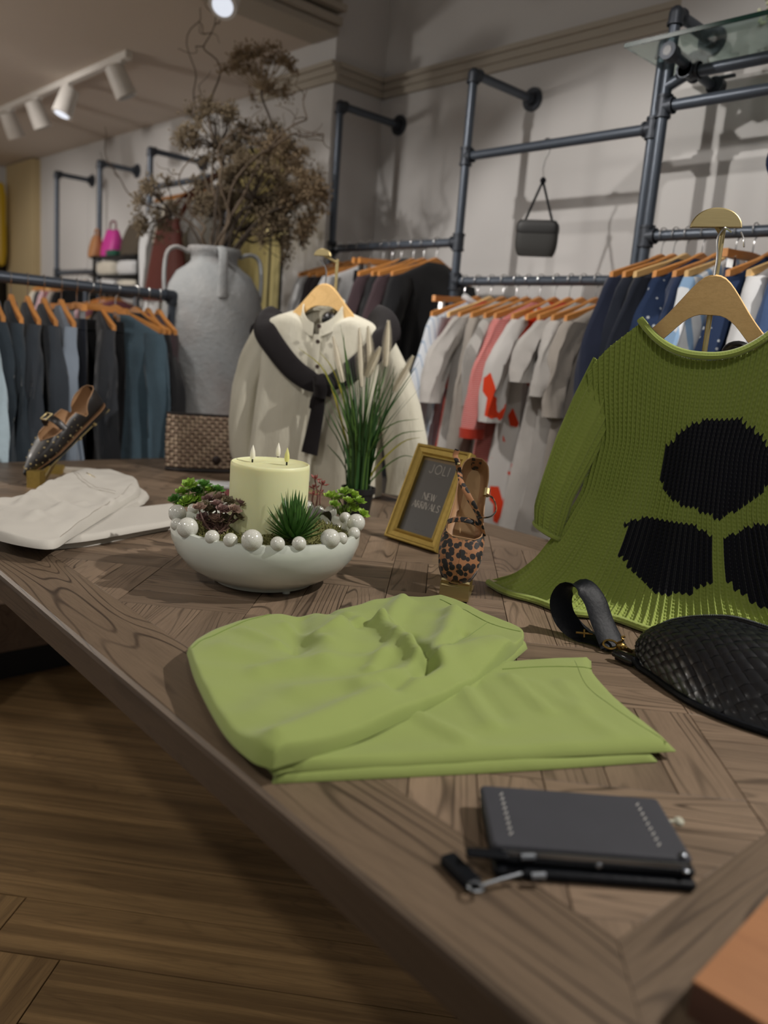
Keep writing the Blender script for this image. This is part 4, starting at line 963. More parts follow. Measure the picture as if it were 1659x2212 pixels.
# ------------------------------------------------------------------ potted grass
gp = onz(770, 1113); DG = (gp-CAM).dot(FW)
grass = thing('potted_grass', 'artificial fountain grass with cream plumes in a black pot', 'plant', gp)
MB().lathe([(0, 0), (.031, 0), (.033, .004), (.040, .060), (.0445, .061), (.045, .075), (.042, .0755), (.040, .066), (0, .064)], 32).build('pot', plain('black_pot', '#17191a', .45), grass, angle=40)
gm = [plain('grass_green', '#2f5226', .5, var=.25, scale=30), plain('grass_mid', '#4a6b2b', .5, var=.25, scale=30), plain('grass_yellow', '#9a9430', .5, var=.2, scale=30)]
def blade(path, w, mat, side=None):
    P = []; n = len(path)
    for i, p in enumerate(path):
        d = (path[min(i+1, n-1)]-path[max(i-1, 0)]).normalized(); s = d.cross(side if side is not None else FW).normalized(); nn = s.cross(d).normalized(); W = w*(1-(i/(n-1))**2.2)+.0002
        P.append([p+s*W, p+nn*W*.45, p-s*W, p-nn*W*.12])
    return MB().grid(P, cv=True).build('blade', mat, grass, world=True)
r = random.Random(11); top = gp + Z*.066
for k in range(125):
    a = r.random()*2*PI; b = top + V(math.cos(a), math.sin(a), 0)*r.uniform(0, .03); h = r.uniform(.16, .34); out = abs(r.gauss(0, .055))*h/.3; lean = V(math.cos(a), math.sin(a), 0)
    e = b + lean*(out+.01) + Z*h; mid = b + lean*out*.3 + Z*h*.55
    blade(cr([b, mid, e], 8), r.uniform(.0022, .0036), gm[0] if r.random() < .62 else gm[1], V(r.gauss(0, 1), r.gauss(0, 1), .1))
for pts, w, m in (([(770, 1058), (735, 900), (700, 800), (645, 752)], .0026, 2), ([(772, 1058), (745, 880), (720, 800), (690, 760)], .0022, 2), ([(778, 1058), (800, 960), (850, 915), (905, 905)], .0022, 1), ([(780, 1058), (810, 990), (860, 940), (915, 930)], .0026, 1), ([(782, 1058), (820, 1000), (870, 955), (908, 945)], .0024, 2), ([(768, 1058), (735, 960), (712, 920), (700, 890)], .0016, 0), ([(766, 1058), (740, 1000), (715, 970), (706, 960)], .0016, 0), ([(776, 1058), (768, 880), (752, 790), (735, 700)], .002, 1), ([(776, 1058), (762, 900), (745, 760), (742, 720)], .0024, 1), ([(783, 1058), (820, 930), (845, 850), (850, 790)], .0018, 0), ([(784, 1058), (830, 1010), (870, 985), (900, 990)], .0018, 1)):
    blade(cr([atd(x, y, DG-.02*i) for i, (x, y) in enumerate(pts)], 12), w, gm[m])
pm = plain('cream_plume', '#e0d9c6', .9, var=.1, scale=80)
for (tx, ty), (bx_, by_) in (((720, 730), (740, 826)), ((776, 712), (781, 836)), ((795, 708), (800, 806)), ((820, 753), (792, 815)), ((839, 696), (833, 792)), ((891, 772), (850, 846))):
    b, t_ = atd(bx_, by_, DG-.03), atd(tx, ty, DG-.05); stem = cr([top, lerp(top, b, .6)+Z*.02, b, lerp(b, t_, .5)], 12)
    ps_ = MB().tube(stem, .0013, 5).build('plume_stem', gm[0], grass, world=True)
    mb = MB(); axis = (t_-b); n = 30; ad = axis.normalized(); p = ad.orthogonal().normalized(); qd = ad.cross(p)
    mb.tube([lerp(b, t_, i/6) for i in range(7)], [.004, .006, .0065, .006, .0055, .004, .002], 7)
    for i in range(n):
        c = lerp(b, t_, i/(n-1)); R = .0165*math.sin(PI*min(.95, .25+i/n*.68))
        for j in range(9):
            f = 2*PI*j/9 + i*.7; d = p*math.cos(f)+qd*math.sin(f); spike(mb, c, c + d*R + ad*.006, .0016)
    mb.build('plume', pm, ps_, world=True, smooth=False)
# ------------------------------------------------------------------ picture frame
FWD, FHT, FA = .165, .232, math.radians(22)
FO = V(-1.330, 1.281, ZT); fe = X; fv = V(0, math.sin(FA), math.cos(FA)); fn = fe.cross(fv)
fm4 = Matrix(((fe.x, fv.x, fn.x, FO.x), (fe.y, fv.y, fn.y, FO.y), (fe.z, fv.z, fn.z, FO.z+.004), (0, 0, 0, 1)))
pf = thing('picture_frame', 'antique gold picture frame with a dark new-arrivals card', 'picture frame', FO); pf.matrix_basis = fm4
pr = [(0, -.014), (0, .004), (.002, .007), (.006, .0075), (.008, .0045), (.018, .003), (.0205, .0005), (.0235, .0025), (.0265, .0015), (.027, -.004), (.027, -.014)]
def bar(a, b, ia, ib):
    """moulding from corner a to b (outer edge), mitred towards inner directions"""
    P = [[Vector((a[0]+ia[0]*i, a[1]+ia[1]*i, h)) for i, h in pr], [Vector((b[0]+ib[0]*i, b[1]+ib[1]*i, h)) for i, h in pr]]
    MB().grid(P, cv=True).build('frame_bar', M['gold'], pf, angle=25)
W_, H_ = FWD, FHT
bar((0, 0), (W_, 0), (1, 1), (-1, 1)); bar((W_, 0), (W_, H_), (-1, 1), (-1, -1)); bar((W_, H_), (0, H_), (-1, -1), (1, -1)); bar((0, H_), (0, 0), (1, -1), (1, 1))
card = MB().box((W_/2, H_/2, -.008), (W_-.05, H_-.05, .003)).build('card', plain('dark_card', '#4b4945', .35, coat=.3, var=.02), pf, smooth=False)
MB().box((W_/2, H_-.0305, -.0062), (W_-.054, .006, .0006)).build('mount_strip', plain('tan_mount', '#8a7452', .6), pf, smooth=False)
MB().box((W_/2, H_/2, -.0125), (W_-.012, H_-.012, .004)).build('backing', M['blackmatt'], pf, smooth=False)
bt = fm4.inverted() @ V(FO.x+W_/2, 1.462, ZT+.002); MB().tube([V(W_/2, H_*.62, -.016), bt], .012, 8, flat=(.2, (1, 0, 0))).build('easel_leg', M['blackmatt'], pf)
LET = {'J': (.5, [([(.45, 1), (.45, .22), (.38, .06), (.22, 0), (.06, .06), (0, .18)], 0)]), 'O': (.9, [([(.45+.45*math.cos(a), .5+.5*math.sin(a)) for a in [2*PI*k/20 for k in range(21)]], 0)]), 'L': (.48, [([(0, 1), (0, 0)], 1), ([(0, 0), (.45, 0)], 0)]), 'I': (.06, [([(0, 1), (0, 0)], 1)]),
    'N': (.72, [([(0, 0), (0, 1)], 0), ([(.02, 1), (.68, 0)], 1), ([(.70, 0), (.70, 1)], 0)]), 'E': (.5, [([(0, 1), (0, 0)], 1), ([(0, 1), (.45, 1)], 0), ([(0, .5), (.4, .5)], 0), ([(0, 0), (.45, 0)], 0)]), 'W': (1.0, [([(0, 1), (.27, 0)], 1), ([(.27, 0), (.48, 1)], 0), ([(.45, 1), (.72, 0)], 1), ([(.72, 0), (.95, 1)], 0)]),
    'A': (.72, [([(0, 0), (.34, 1)], 0), ([(.34, 1), (.68, 0)], 1), ([(.12, .32), (.56, .32)], 0)]), 'R': (.58, [([(0, 1), (0, 0)], 1), ([(0, 1), (.3, .98), (.45, .85), (.45, .68), (.3, .55), (0, .52)], 0), ([(.22, .52), (.52, 0)], 1)]), 'V': (.7, [([(0, 1), (.34, 0)], 1), ([(.34, 0), (.66, 1)], 0)]), 'S': (.5, [([(.45, .85), (.36, .98), (.2, 1), (.05, .9), (.03, .75), (.15, .58), (.35, .45), (.46, .3), (.43, .1), (.28, 0), (.12, .02), (0, .15)], 2)]),
    'C': (.7, [([(.5+.5*math.cos(a)-.05, .5+.5*math.sin(a)) for a in [PI*.25+PI*1.5*k/14 for k in range(15)]], 0)]), 'T': (.6, [([(0, 1), (.6, 1)], 0), ([(.3, 1), (.3, 0)], 0)]), 'H': (.65, [([(0, 1), (0, 0)], 0), ([(.6, 1), (.6, 0)], 0), ([(0, .5), (.6, .5)], 0)]), 'G': (.75, [([(.5+.5*math.cos(a)-.05, .5+.5*math.sin(a)) for a in [PI*.25+PI*1.6*k/14 for k in range(15)]] + [(.9, .42), (.55, .42)], 0)]), 'M': (.8, [([(0, 0), (0, 1), (.4, .2), (.8, 1), (.8, 0)], 0)]), '.': (.2, [([(0, 0), (.1, 0)], 0)])}
def lettering(text, cx, cy, h, thin, thick, gap=.22, z=-.006, sx=1.0):
    tot = sum(LET[c][0] if c != ' ' else .5 for c in text)*h*sx + gap*h*sx*(len(text)-1); x = cx-tot/2; mb = MB()
    for c in text:
        if c == ' ': x += (.5+gap)*h*sx; continue
        w, st = LET[c]
        for pts, k in st:
            wd = (thin, thick, (thin+thick)*.5)[k]/2; P = [Vector((x+p[0]*h*sx, cy+p[1]*h)) for p in pts]; rows = []
            for i, p in enumerate(P):
                d = (P[min(i+1, len(P)-1)]-P[max(i-1, 0)]).normalized(); n = Vector((-d.y, d.x)); e = p + (d*(-wd*.3 if i == 0 else (wd*.3 if i == len(P)-1 else 0)))
                rows.append([V(e.x+n.x*wd, e.y+n.y*wd, z), V(e.x-n.x*wd, e.y-n.y*wd, z)])
            mb.grid(rows)
        x += (w+gap)*h*sx
    return mb
tw_, tg_ = plain('card_white_print', '#c8c2b8', .6, var=.02), plain('card_grey_print', '#77736c', .6, var=.02)
lettering('JOLI', W_/2+.002, .171, .021, .0014, .0014, .3).build('brand_lettering', tw_, card, smooth=False)
lettering('CLOTHING', W_/2+.002, .164, .0032, .0003, .0003, .5).build('small_lettering', tg_, card, smooth=False)
lettering('NEW', W_/2+.001, .108, .0155, .0010, .0025, .18).build('headline_lettering', tw_, card, smooth=False)
lettering('ARRIVALS', W_/2, .086, .0155, .0010, .0025, .15).build('headline_lettering', tw_, card, smooth=False)
lettering('JOLI CLOTHING', W_/2, .036, .0024, .0003, .0003, .35).build('small_lettering', tg_, card, smooth=False)
# ------------------------------------------------------------------ shoes
def leopard():
    t = NT('leopard_calf_hair'); v = t.coord(); n = t.noise(v, 90, 3); w = t.n('ShaderNodeVectorMath', operation='MULTIPLY_ADD')
    x = t.n('ShaderNodeTexVoronoi'); x.inputs['Scale'].default_value = 100; x.inputs['Randomness'].default_value = .9; t.l(v, x.inputs['Vector'])
    d = t.math('ADD', x.outputs[0], t.math('MULTIPLY', t.math('SUBTRACT', n, .5), .35))
    f = t.ramp(d, [(.50, (1, 1, 1)), (.56, (0, 0, 0))]); base = t.mix(t.noise(v, 30, 3), lin('#855735'), lin('#a57249'))
    t.bump(t.noise(v, 900, 2), .3, .0006); return t.set(t.mix(f, base, lin('#120d0c')), .55, 0, .35, 0, .2)
M['leopard'] = leopard(); M['insole'] = plain('beige_insole', '#b9996f', .42, coat=.25); M['lining'] = plain('tan_lining', '#a5805c', .6)
def shoe(root, mtx, L, wtab, htab, atab, mat, insole, lining, sole_mat, heel_h=.010):
    """local x heel to toe, z up; section swept from the sole round to the topline angle a(s)"""
    ns, nt = 44, 26
    def pt(s, th, k=1.0, dz=0):
        w, h = ipl(wtab, s)*k, ipl(htab, s)*k; sy, cy = math.sin(th), math.cos(th)
        return V(s*L, w*math.copysign(abs(sy)**.75, sy), dz + h*(1-math.copysign(abs(cy)**.8, cy))/2)
    S = [1-(1-i/(ns-1))**1.15 for i in range(ns)]
    def srf(k, dz, x0=0): return [[pt(s, lerp(-ipl(atab, s), ipl(atab, s), j/(nt-1)), k, dz) for j in range(nt)] for s in S]
    P = srf(1, 0); mb = MB().grid(P); mb.add(P[0], [tuple(range(nt))]); mb.xf(mtx); up = mb.build('upper', mat, root, world=True, angle=70)
    Q = srf(.955, .0012)[:int(ns*.84)]; mb = MB().grid(Q, flip=True); mb.xf(mtx); mb.build('lining', lining, root, world=True, angle=70)
    rim = [P[i][0] for i in range(ns)] ; rim2 = [P[i][-1] for i in range(ns)]; cut = [i for i in range(ns) if ipl(atab, S[i]) < 3.05]
    loop = [P[i][0] for i in cut] + [P[i][-1] for i in reversed(cut)]
    MB().tube(loop, .0011, 6, closed=True).xf(mtx).build('topline', lining, root, world=True)
    I = [[V(s*L, ipl(wtab, s)*.86*t, .0035+.0) for t in (-1, -.5, 0, .5, 1)] for s in S]; MB().shell(I, .0015).xf(mtx).build('insole', insole, root, world=True)
    poly = [(s*L, ipl(wtab, s)*.95) for s in S] ; poly = [(x, -y) for x, y in poly] + poly[::-1][1:]
    MB().slab(poly, -.004, .001).xf(mtx).build('sole', sole_mat, root, world=True, smooth=False)
    hp = [(s*L*.9, ipl(wtab, s)*.86) for s in S if s < .26]; hp = [(x, -y) for x, y in hp] + hp[::-1]
    MB().slab(hp, -.004-heel_h, -.004).xf(mtx).build('heel', sole_mat, root, world=True, smooth=False)
    return pt
def mtx_from(heel, toe, up):
    R = frame_from(Vector(toe)-Vector(heel), up); m = R.to_4x4(); m.translation = Vector(heel); return m
LT, LH = atd(983, 1262, 1.435), atd(1026, 1018, 1.545)
mt = mtx_from(LH, LT, -FW*1.0+UPV*.15-RT*.08); LL = (LT-LH).length
ls = thing('leopard_shoe', 'leopard print flat shoe with crossed straps tilted on a brass stand', 'shoe', V(LT.x, LT.y, ZT+.03))
wt = [(0, .010), (.02, .018), (.06, .0245), (.15, .028), (.35, .0275), (.5, .031), (.68, .039), (.78, .0395), (.88, .036), (.95, .028), (.985, .018), (1, .008)]
ht = [(0, .062), (.2, .058), (.4, .048), (.55, .044), (.68, .046), (.8, .043), (.92, .034), (1, .018)]
at = [(0, 2.0), (.15, 1.95), (.35, 1.85), (.5, 1.9), (.60, 2.05), (.66, 2.3), (.70, 2.7), (.725, 3.14), (1, 3.14)]
pt = shoe(ls, mt, LL, wt, ht, at, M['leopard'], M['insole'], M['lining'], plain('dark_sole', '#2a1d17', .6))
def strap(root, pts, w, mat, wide, t=.3, n=22, name='strap'):
    return MB().tube(cr([mt @ Vector(p) for p in pts], n), w, 10, flat=(t, wide)).build(name, mat, root, world=True)
L_ = LL
strap(ls, [pt(.56, -1.9), V(.57*L_, -.015, .050), V(.575*L_, .012, .052), pt(.59, 1.95)], .0055, M['leopard'], mt.to_3x3() @ V(1, 0, 0))
strap(ls, [pt(.63, 1.9), V(.52*L_, .018, .060), V(.40*L_, -.004, .068), V(.27*L_, -.022, .066), pt(.16, -2.0)+V(0, 0, .004)], .0055, M['leopard'], mt.to_3x3() @ V(.6, .8, 0))
se_ = strap(ls, [pt(.17, -1.95)+V(0, 0, .002), V(.10*L_, -.034, .062), V(.045*L_, -.040, .060), V(.0*L_, -.038, .064)], .005, M['leopard'], mt.to_3x3() @ V(.2, 1, 0), name='strap_end')
strap(ls, [V(.55*L_, .020, .060), V(.52*L_, .040, .058), V(.44*L_, .049, .052), V(.35*L_, .041, .052), pt(.28, 1.85)], .0045, M['leopard'], mt.to_3x3() @ V(.3, 0, 1), name='strap_loop')
MB().ball(mt @ V(.135*L_, -.031, .068), .003, 8).build('rivet', M['brass'], se_, world=True)
MB().tube([mt @ (pt(.24, 1.75)+V(0, 0, .004)), mt @ (pt(.30, 1.75)+V(0, 0, .004))], .006, 8).build('buckle', M['brass'], ls, world=True)
# brass stand under it: base plate, leaning plate behind the sole, toe stop
st = thing('brass_shoe_stand', 'angled brass shoe stand under the leopard shoe', 'shoe stand', V(LT.x, LT.y, ZT))
mb = MB().box((.66*LL, 0, -.0085), (.70*LL, .048, .003)); mb.xf(mt); mb.build('leaning_plate', M['brass'], st, world=True, smooth=False)
mb = MB().box((LL*.985, 0, -.002), (.004, .050, .016)); mb.xf(mt); mb.build('toe_stop', M['brass'], st, world=True, smooth=False)
fx = V((LH-LT).x, (LH-LT).y, 0).normalized(); fy = V(-fx.y, fx.x, 0); Rm = Matrix(((fx.x, fy.x, 0), (fx.y, fy.y, 0), (0, 0, 1)))
pb = mt @ V(LL*.985, 0, -.0085); hgt = pb.z-ZT
MB().box(V(pb.x, pb.y, ZT+.0055)+fx*.045, (.10, .052, .004), Rm).build('base_plate', M['brass'], st, world=True, smooth=False)
MB().box(V(pb.x, pb.y, ZT+.002)+fx*.045, (.096, .048, .004), Rm).build('felt_pad', M['blackmatt'], st, world=True, smooth=False)
MB().box(V(pb.x, pb.y, ZT+.004+hgt/2)-fx*.002, (.004, .052, hgt), Rm).build('front_plate', M['brass'], st, world=True, smooth=False)
MB().box(V(pb.x, pb.y, ZT+.03)+fx*.06, (.003, .050, .05), Rm).build('back_plate', M['brass'], st, world=True, smooth=False)
# black studded pointed flat at the far left
ST, SH = atd(57, 1030, 2.16), atd(222, 872, 2.30)
mt2 = mtx_from(SH, ST, -RT*.47+UPV*.36-FW*.77); SL = (ST-SH).length
ss = thing('studded_shoe', 'black pointed flat shoe with gold studs and buckled strap', 'shoe', V(ST.x, ST.y, ZT+.03))
wt2 = [(0, .014), (.03, .028), (.1, .037), (.25, .038), (.4, .040), (.55, .046), (.68, .047), (.8, .037), (.92, .019), (1, .004)]
ht2 = [(0, .085), (.12, .078), (.25, .066), (.4, .070), (.55, .062), (.7, .046), (.85, .034), (1, .014)]
at2 = [(0, 2.05), (.14, 2.0), (.20, 1.8), (.25, 1.35), (.28, 1.6), (.31, 2.15), (.42, 2.1), (.52, 2.0), (.60, 2.25), (.66, 2.8), (.69, 3.14), (1, 3.14)]
M['shoe_black'] = plain('black_calf', '#14100f', .42, 0, .15, 30, coat=.08)
pt2 = shoe(ss, mt2, SL, wt2, ht2, at2, M['shoe_black'], plain('tan_insole', '#8d6a4c', .5), M['lining'], M['black'], .008)
r = random.Random(6)
for s, th in [(.36, .9), (.38, 1.4), (.42, 1.1), (.44, 1.6), (.48, .8), (.50, 1.3), (.55, 1.0), (.57, 1.6), (.62, .9), (.64, 1.5), (.66, 2.1), (.70, 1.2), (.72, 1.8), (.74, 2.5), (.78, 1.1), (.79, 1.8), (.80, 2.6), (.84, 1.4), (.86, 2.2), (.89, 1.7), (.91, 2.6), (.94, 2.0), (.96, 2.8), (.37, 1.75), (.6, 2.0), (.68, 2.6)]:
    for sg in ((1, -1) if th < 2.9 else (1,)): MB().ball(mt2 @ pt2(s, sg*th, 1.02), r.choice([.0014, .0017, .0028]), 8).build('stud', M['brass'], ss, world=True)
mtx_keep = mt; mt = mt2
ss_ = strap(ss, [pt2(.50, 1.85), V(.50*SL, .030, .070), V(.50*SL, .005, .080), V(.50*SL, -.03, .072), pt2(.50, -1.85)], .010, M['shoe_black'], mt2.to_3x3() @ V(1, 0, 0), .22)
mt = mtx_keep
bk = [V(.50*SL+a*.012, b*.012-.008, .0815) for a, b in ((-1, -1), (1, -1), (1, 1), (-1, 1))]; bk = [p for a, b in zip(bk, bk[1:]+bk[:1]) for p in (a, lerp(a, b, .5))]
MB().tube([mt2 @ p for p in bk], .0022, 8, closed=True).build('buckle', M['brass'], ss_, world=True)
s2 = thing('brass_shoe_stand', 'brass shoe stand under the black studded shoe', 'shoe stand', V(ST.x, ST.y, ZT))
mb = MB().box((.40*SL, 0, -.0165), (.78*SL, .04, .003)); mb.xf(mt2); mb.build('leaning_plate', M['brass'], s2, world=True, smooth=False)
for s in (.22, .42): mb = MB().tube([V(s*SL, .024, -.018), V(s*SL, .024, -.006)], .005, 10); mb.xf(mt2); mb.build('clip_knob', M['brass'], s2, world=True)
b2 = onz(78, 1052); b3 = onz(118, 1022)
MB().box(V(b2.x, b2.y, ZT+.022), (.035, .035, .044), Matrix.Rotation(YAW, 3, 'Z')).build('front_foot', M['gold'], s2, world=True, smooth=False)
MB().box(V(b3.x, b3.y, ZT+.012), (.045, .035, .024), Matrix.Rotation(YAW, 3, 'Z')).build('rear_foot', M['gold'], s2, world=True, smooth=False)
bp_ = lerp(b2, b3, .5); rod = mt2 @ V(.62*SL, 0, -.018); MB().tube([V(bp_.x, bp_.y, ZT+.004), rod], .005, 10).build('rod', M['brass'], s2, world=True)
pd = onz(150, 1020); lone('white_pad', MB().box(V(pd.x, pd.y, ZT+.006), (.10, .05, .011), Matrix.Rotation(YAW+.15, 3, 'Z')), plain('stone_pad', '#b5ada0', .7), 'small pale stone slab behind the white trousers', 'stone slab', smooth=False)
# ------------------------------------------------------------------ woven clutch leaning by the urn
cl_, cr_ = onz(357, 1016), onz(520, 1022); ce = (cr_-cl_).normalized(); ce.z = 0; CW = .235; cn = V(ce.y, -ce.x, 0)
cb = thing('woven_clutch', 'brown and beige woven clutch bag standing before the urn', 'bag', lerp(cl_, cr_, .5), math.atan2(ce.y, ce.x))
CH, CT = .172, .05
def clp(u, v, side=1, off=0):
    x = (u-.5)*CW*(1+.03*math.sin(PI*v)); z = .004+CH*v
    b = CT*(1-abs(2*u-1)**4)*(.25+.75*math.sin(PI*min(1, .18+v*.66)))*.5 + .004
    return V(x, -side*(b+off) + .035*v, z)
n1, n2 = 19, 14
A = [[clp(i/16, j/12, 1, -.003) for j in range(13)] for i in range(17)]; B = [[clp(i/16, j/12, -1, 0) for j in range(13)] for i in range(17)]
MB().grid(A).grid(B, flip=True).build('body', plain('dark_brown_leather', '#1f1612', .6), cb)
wm = MB(); dm = MB()
for i in range(n1):
    for j in range(n2):
        u0, u1, v0, v1 = i/n1, (i+1)/n1, .06+.94*j/n2, .06+.94*(j+1)/n2; hor = (i+j) % 2 == 0; e = .04
        P = []
        for a in (0, .5, 1):
            row = []
            for b in (0, .5, 1):
                h = .0042*((1-(2*a-1)**2) if hor else (1-(2*b-1)**2)) - .002
                ua = lerp(u0, u1, lerp(-e, 1+e, a) if hor else lerp(.12, .88, a)); vb = lerp(v0, v1, lerp(-e, 1+e, b) if not hor else lerp(.12, .88, b)); row.append(clp(min(max(ua, 0), 1), min(vb, 1), 1, h))
            P.append(row)
        (wm if (hor or (i*7+j*3) % 5 == 0) else dm).grid(P)
wm.build('weave', plain('beige_weave', '#a8937c', .6, var=.2, scale=60), cb, kind='stuff'); dm.build('weave_dark', plain('brown_weave', '#86705e', .6, var=.25, scale=60), cb, kind='stuff')
MB().tube([clp(u, .985, 1, -.01)+V(0, .012, .004) for u in [k/16 for k in range(17)]], .004, 8).build('zip_edge', plain('dark_brown_leather', '#1f1612'), cb)
MB().ball(clp(.66, .22, 1, .002), .014, 14, (1, .35, 1)).build('snap', plain('brown_snap', '#2a1c17', .5), cb)
MB().tube([clp(u, 0, 1, -.004)+Z*.002 for u in [k/16 for k in range(17)]], .006, 8).build('piping', plain('dark_brown_leather', '#1f1612'), cb)
# ------------------------------------------------------------------ black wallet
WB, WBR, WTL = onz(1064, 1893), onz(1503, 1926), onz(1030, 1742); wx = (WBR-WB); WL = wx.length; wx.normalize(); wy = V(-wx.y, wx.x, 0); WD = (WTL-WB).dot(wy)
wl = thing('black_wallet', 'charcoal leather zip wallet with white stitching on the table', 'wallet', V(WB.x, WB.y, ZT), math.atan2(wx.y, wx.x))
def rslab(x0, x1, y0, y1, z0, z1, e=.004, r=.006, sag=0):
    """soft rounded slab"""
    mb = MB(); rows = []; n = 6
    out = []
    for cx, cy, a0 in ((x1-r, y0+r, -PI/2), (x1-r, y1-r, 0), (x0+r, y1-r, PI/2), (x0+r, y0+r, PI)):
        out += [(cx, cy, a0+PI/2*k/4) for k in range(5)]
    for t in range(7):
        f = -PI/2+PI*t/6; ins = e*(1-math.cos(f)); z = lerp(z0, z1, (math.sin(f)+1)/2)
        rows.append([V(cx+(r-ins)*math.cos(a), cy+(r-ins)*math.sin(a), z+sag*math.sin((cx-x0)/(x1-x0)*PI)) for cx, cy, a in out])
    mb.grid(rows, cv=True); mb.add(rows[0], [tuple(range(len(out)-1, -1, -1))]); mb.add(rows[-1], [tuple(range(len(out)))]); return mb
rslab(.0, WL, -.004, WD, 0, .009).build('lower_pouch', M['blackleather'], wl)
rslab(-.001, WL+.001, .004, WD, .0085, .0155).build('middle_pouch', M['blackleather'], wl)
rslab(-.002, WL-.001, .010, WD+.001, .0155, .0235, .0035).build('flap', M['blackleather_soft'], wl)
MB().box((WL/2, .006, .0195), (WL*.92, .002, .004)).build('zip', M['steel'], wl, smooth=False)
for k in range(9):
    y = .026+.008*k
    for x in (.017, WL-.026):
        MB().tube([V(x-.0015, y, .0237), V(x+.0015, y+.0035, .0241)], .0007, 5).build('stitch', plain('white_thread', '#b4b2ac', .8), wl)
for z, y, x0 in ((.0195, .001, .012), (.010, -.010, .020)):
    MB().tube([V(x0+.010, y, z), V(x0+.022, y+.002, z)], .003, 8).build('zip_slider', M['steel'], wl)
rslab(-.024, .012, -.002, .009, .0165, .0205, .0015, .003).build('zip_tab', M['blackleather'], wl)
t2 = rslab(-.021, .021, -.008, .008, .0, .010, .002, .003); t2.xf(Matrix.Translation((-.020, -.030, .0)) @ Matrix.Rotation(math.radians(-68), 4, 'Z')); 
t2 = rslab(-.021, .021, -.008, .008, .0, .010, .002, .003); t2.xf(Matrix.Translation((-.028, -.004, .0)) @ Matrix.Rotation(math.radians(-60), 4, 'Z')); t2.build('zip_tab', M['blackleather'], wl)
MB().tube([V(-.016, -.024, .006), V(.002, -.016, .008), V(.022, -.008, .010)], .0018, 7).build('zip_chain', M['steel'], wl)
MB().tube([V(-.018+.006*math.cos(a), -.028+.006*math.sin(a), .009) for a in [2*PI*k/12 for k in range(12)]], .0013, 6, closed=True).build('ring', M['steel'], wl)
MB().ball((WL*.52, .0045, .014), .0035, 10, (1, .5, 1)).build('snap', M['steel'], wl)
for y, z in ((.014, .0245), (.004, .016)): MB().ball((WL-.010, y, z), .0035, 10, (1, 1, .6)).build('rivet', M['steel'], wl)
MB().tube([V(WL-.004, WD-.022, .012), V(WL+.012, WD-.020, .012)], .0018, 6).ball((WL+.014, WD-.020, .012), .005, 10, (1, 1.2, .8)).build('thread_tag', plain('cream_cord', '#b9b8a6', .8), wl)
# ------------------------------------------------------------------ black woven shoulder bag
BGL = .50
bb = [onz(1368, 1425, ZT+.012), onz(1400, 1462), onz(1500, 1530), onz(1659, 1592), onz(1659, 1592)+V(.17, .05, 0), onz(1659, 1592)+V(.24, .16, .012)]
zz = [atd(1372, 1412, 1.262), atd(1440, 1352, 1.262), atd(1560, 1340, 1.215), atd(1659, 1364, 1.165)]
zz += [zz[-1]+V(.12, .01, -.006), bb[-1]+V(-.005, .02, .02)]
NB = 60; Bc, Zc = cr(bb, NB), cr(zz, NB)
for c in Bc: c.z = max(c.z, ZT+.004)
bag = thing('woven_shoulder_bag', 'black woven leather bag with strap lying before the green jumper', 'bag', V(lerp(bb[2], zz[2], .5).x, lerp(bb[2], zz[2], .5).y, ZT))
def bagp(t, b, off=0, back=False):
    x = max(0, min(1, t))*(NB-1); i = min(int(x), NB-2); f = x-i; p0 = lerp(Bc[i], Bc[i+1], f); p1 = lerp(Zc[i], Zc[i+1], f); e = p1-p0
    T = (lerp(Bc[i], Zc[i], .5)-lerp(Bc[min(i+1, NB-1)], Zc[min(i+1, NB-1)], .5)); n = e.cross(T); n = n.normalized() if n.length > 1e-9 else -FW
    if n.dot(FW) > 0: n = -n
    k = (math.sin(PI*min(max(b, 0), 1))**.75)*(math.sin(PI*min(max(t*.93+.035, 0), 1))**.6)
    p = p0+e*b
    if back:
        q = p + V(.35, .93, 0)*(.05*k) - Z*(0); q.z = max(q.z-.03*k*0, ZT+.003); return q
    p = p + n*(.040*k+off); p.z = max(p.z, ZT+.002); return p
P = [[bagp(i/40, j/14, -.0035) for j in range(15)] for i in range(41)]; Q = [[bagp(i/40, j/14, 0, True) for j in range(15)] for i in range(41)]
M['weave_black'] = plain('black_plait_leather', '#17191d', .28, 0, .25, 40, .25, 120, .0008, coat=.2)
MB().grid(P).grid(Q, flip=True).build('body', plain('black_lining', '#0a0b0c', .6), bag, world=True)
cell = .0168; cells = []; AX, AY = .46, .215; th_ = math.radians(38); ct_, st_ = math.cos(th_), math.sin(th_)
for i in range(-30, 60):
    for j in range(-40, 40):
        c = ((i+.5)*cell, (j+.5)*cell); x, y = c[0]*ct_-c[1]*st_, c[0]*st_+c[1]*ct_
        if -.2*cell < x < AX+.2*cell and -.2*cell < y < AY+.2*cell: cells.append((i, j, x, y))
cells.sort(key=lambda c: c[2]); rest = MB()
for idx, (i, j, x, y) in enumerate(cells):
    hor = (i+j) % 2 == 0; G_ = []
    for a in range(4):
        row = []
        for b in range(4):
            ca = lerp(-.02, 1.02, a/3) if hor else lerp(.03, .97, a/3); cb_ = lerp(.03, .97, b/3) if hor else lerp(-.02, 1.02, b/3)
            gx, gy = (i+ca)*cell, (j+cb_)*cell; X_, Y_ = gx*ct_-gy*st_, gx*st_+gy*ct_
            h = .0020*((1-(2*a/3-1)**2)*.8 if hor else (1-(2*b/3-1)**2)*.8) + .0010*((1-(2*b/3-1)**2) if hor else (1-(2*a/3-1)**2)) - .0022
            row.append(bagp(min(max(X_/AX, 0), 1), min(max(Y_/AY, 0), 1), h))
        G_.append(row)
    if idx < 290: MB().grid(G_).build('leather_plait', M['weave_black'], bag, world=True)
    else: rest.grid(G_)
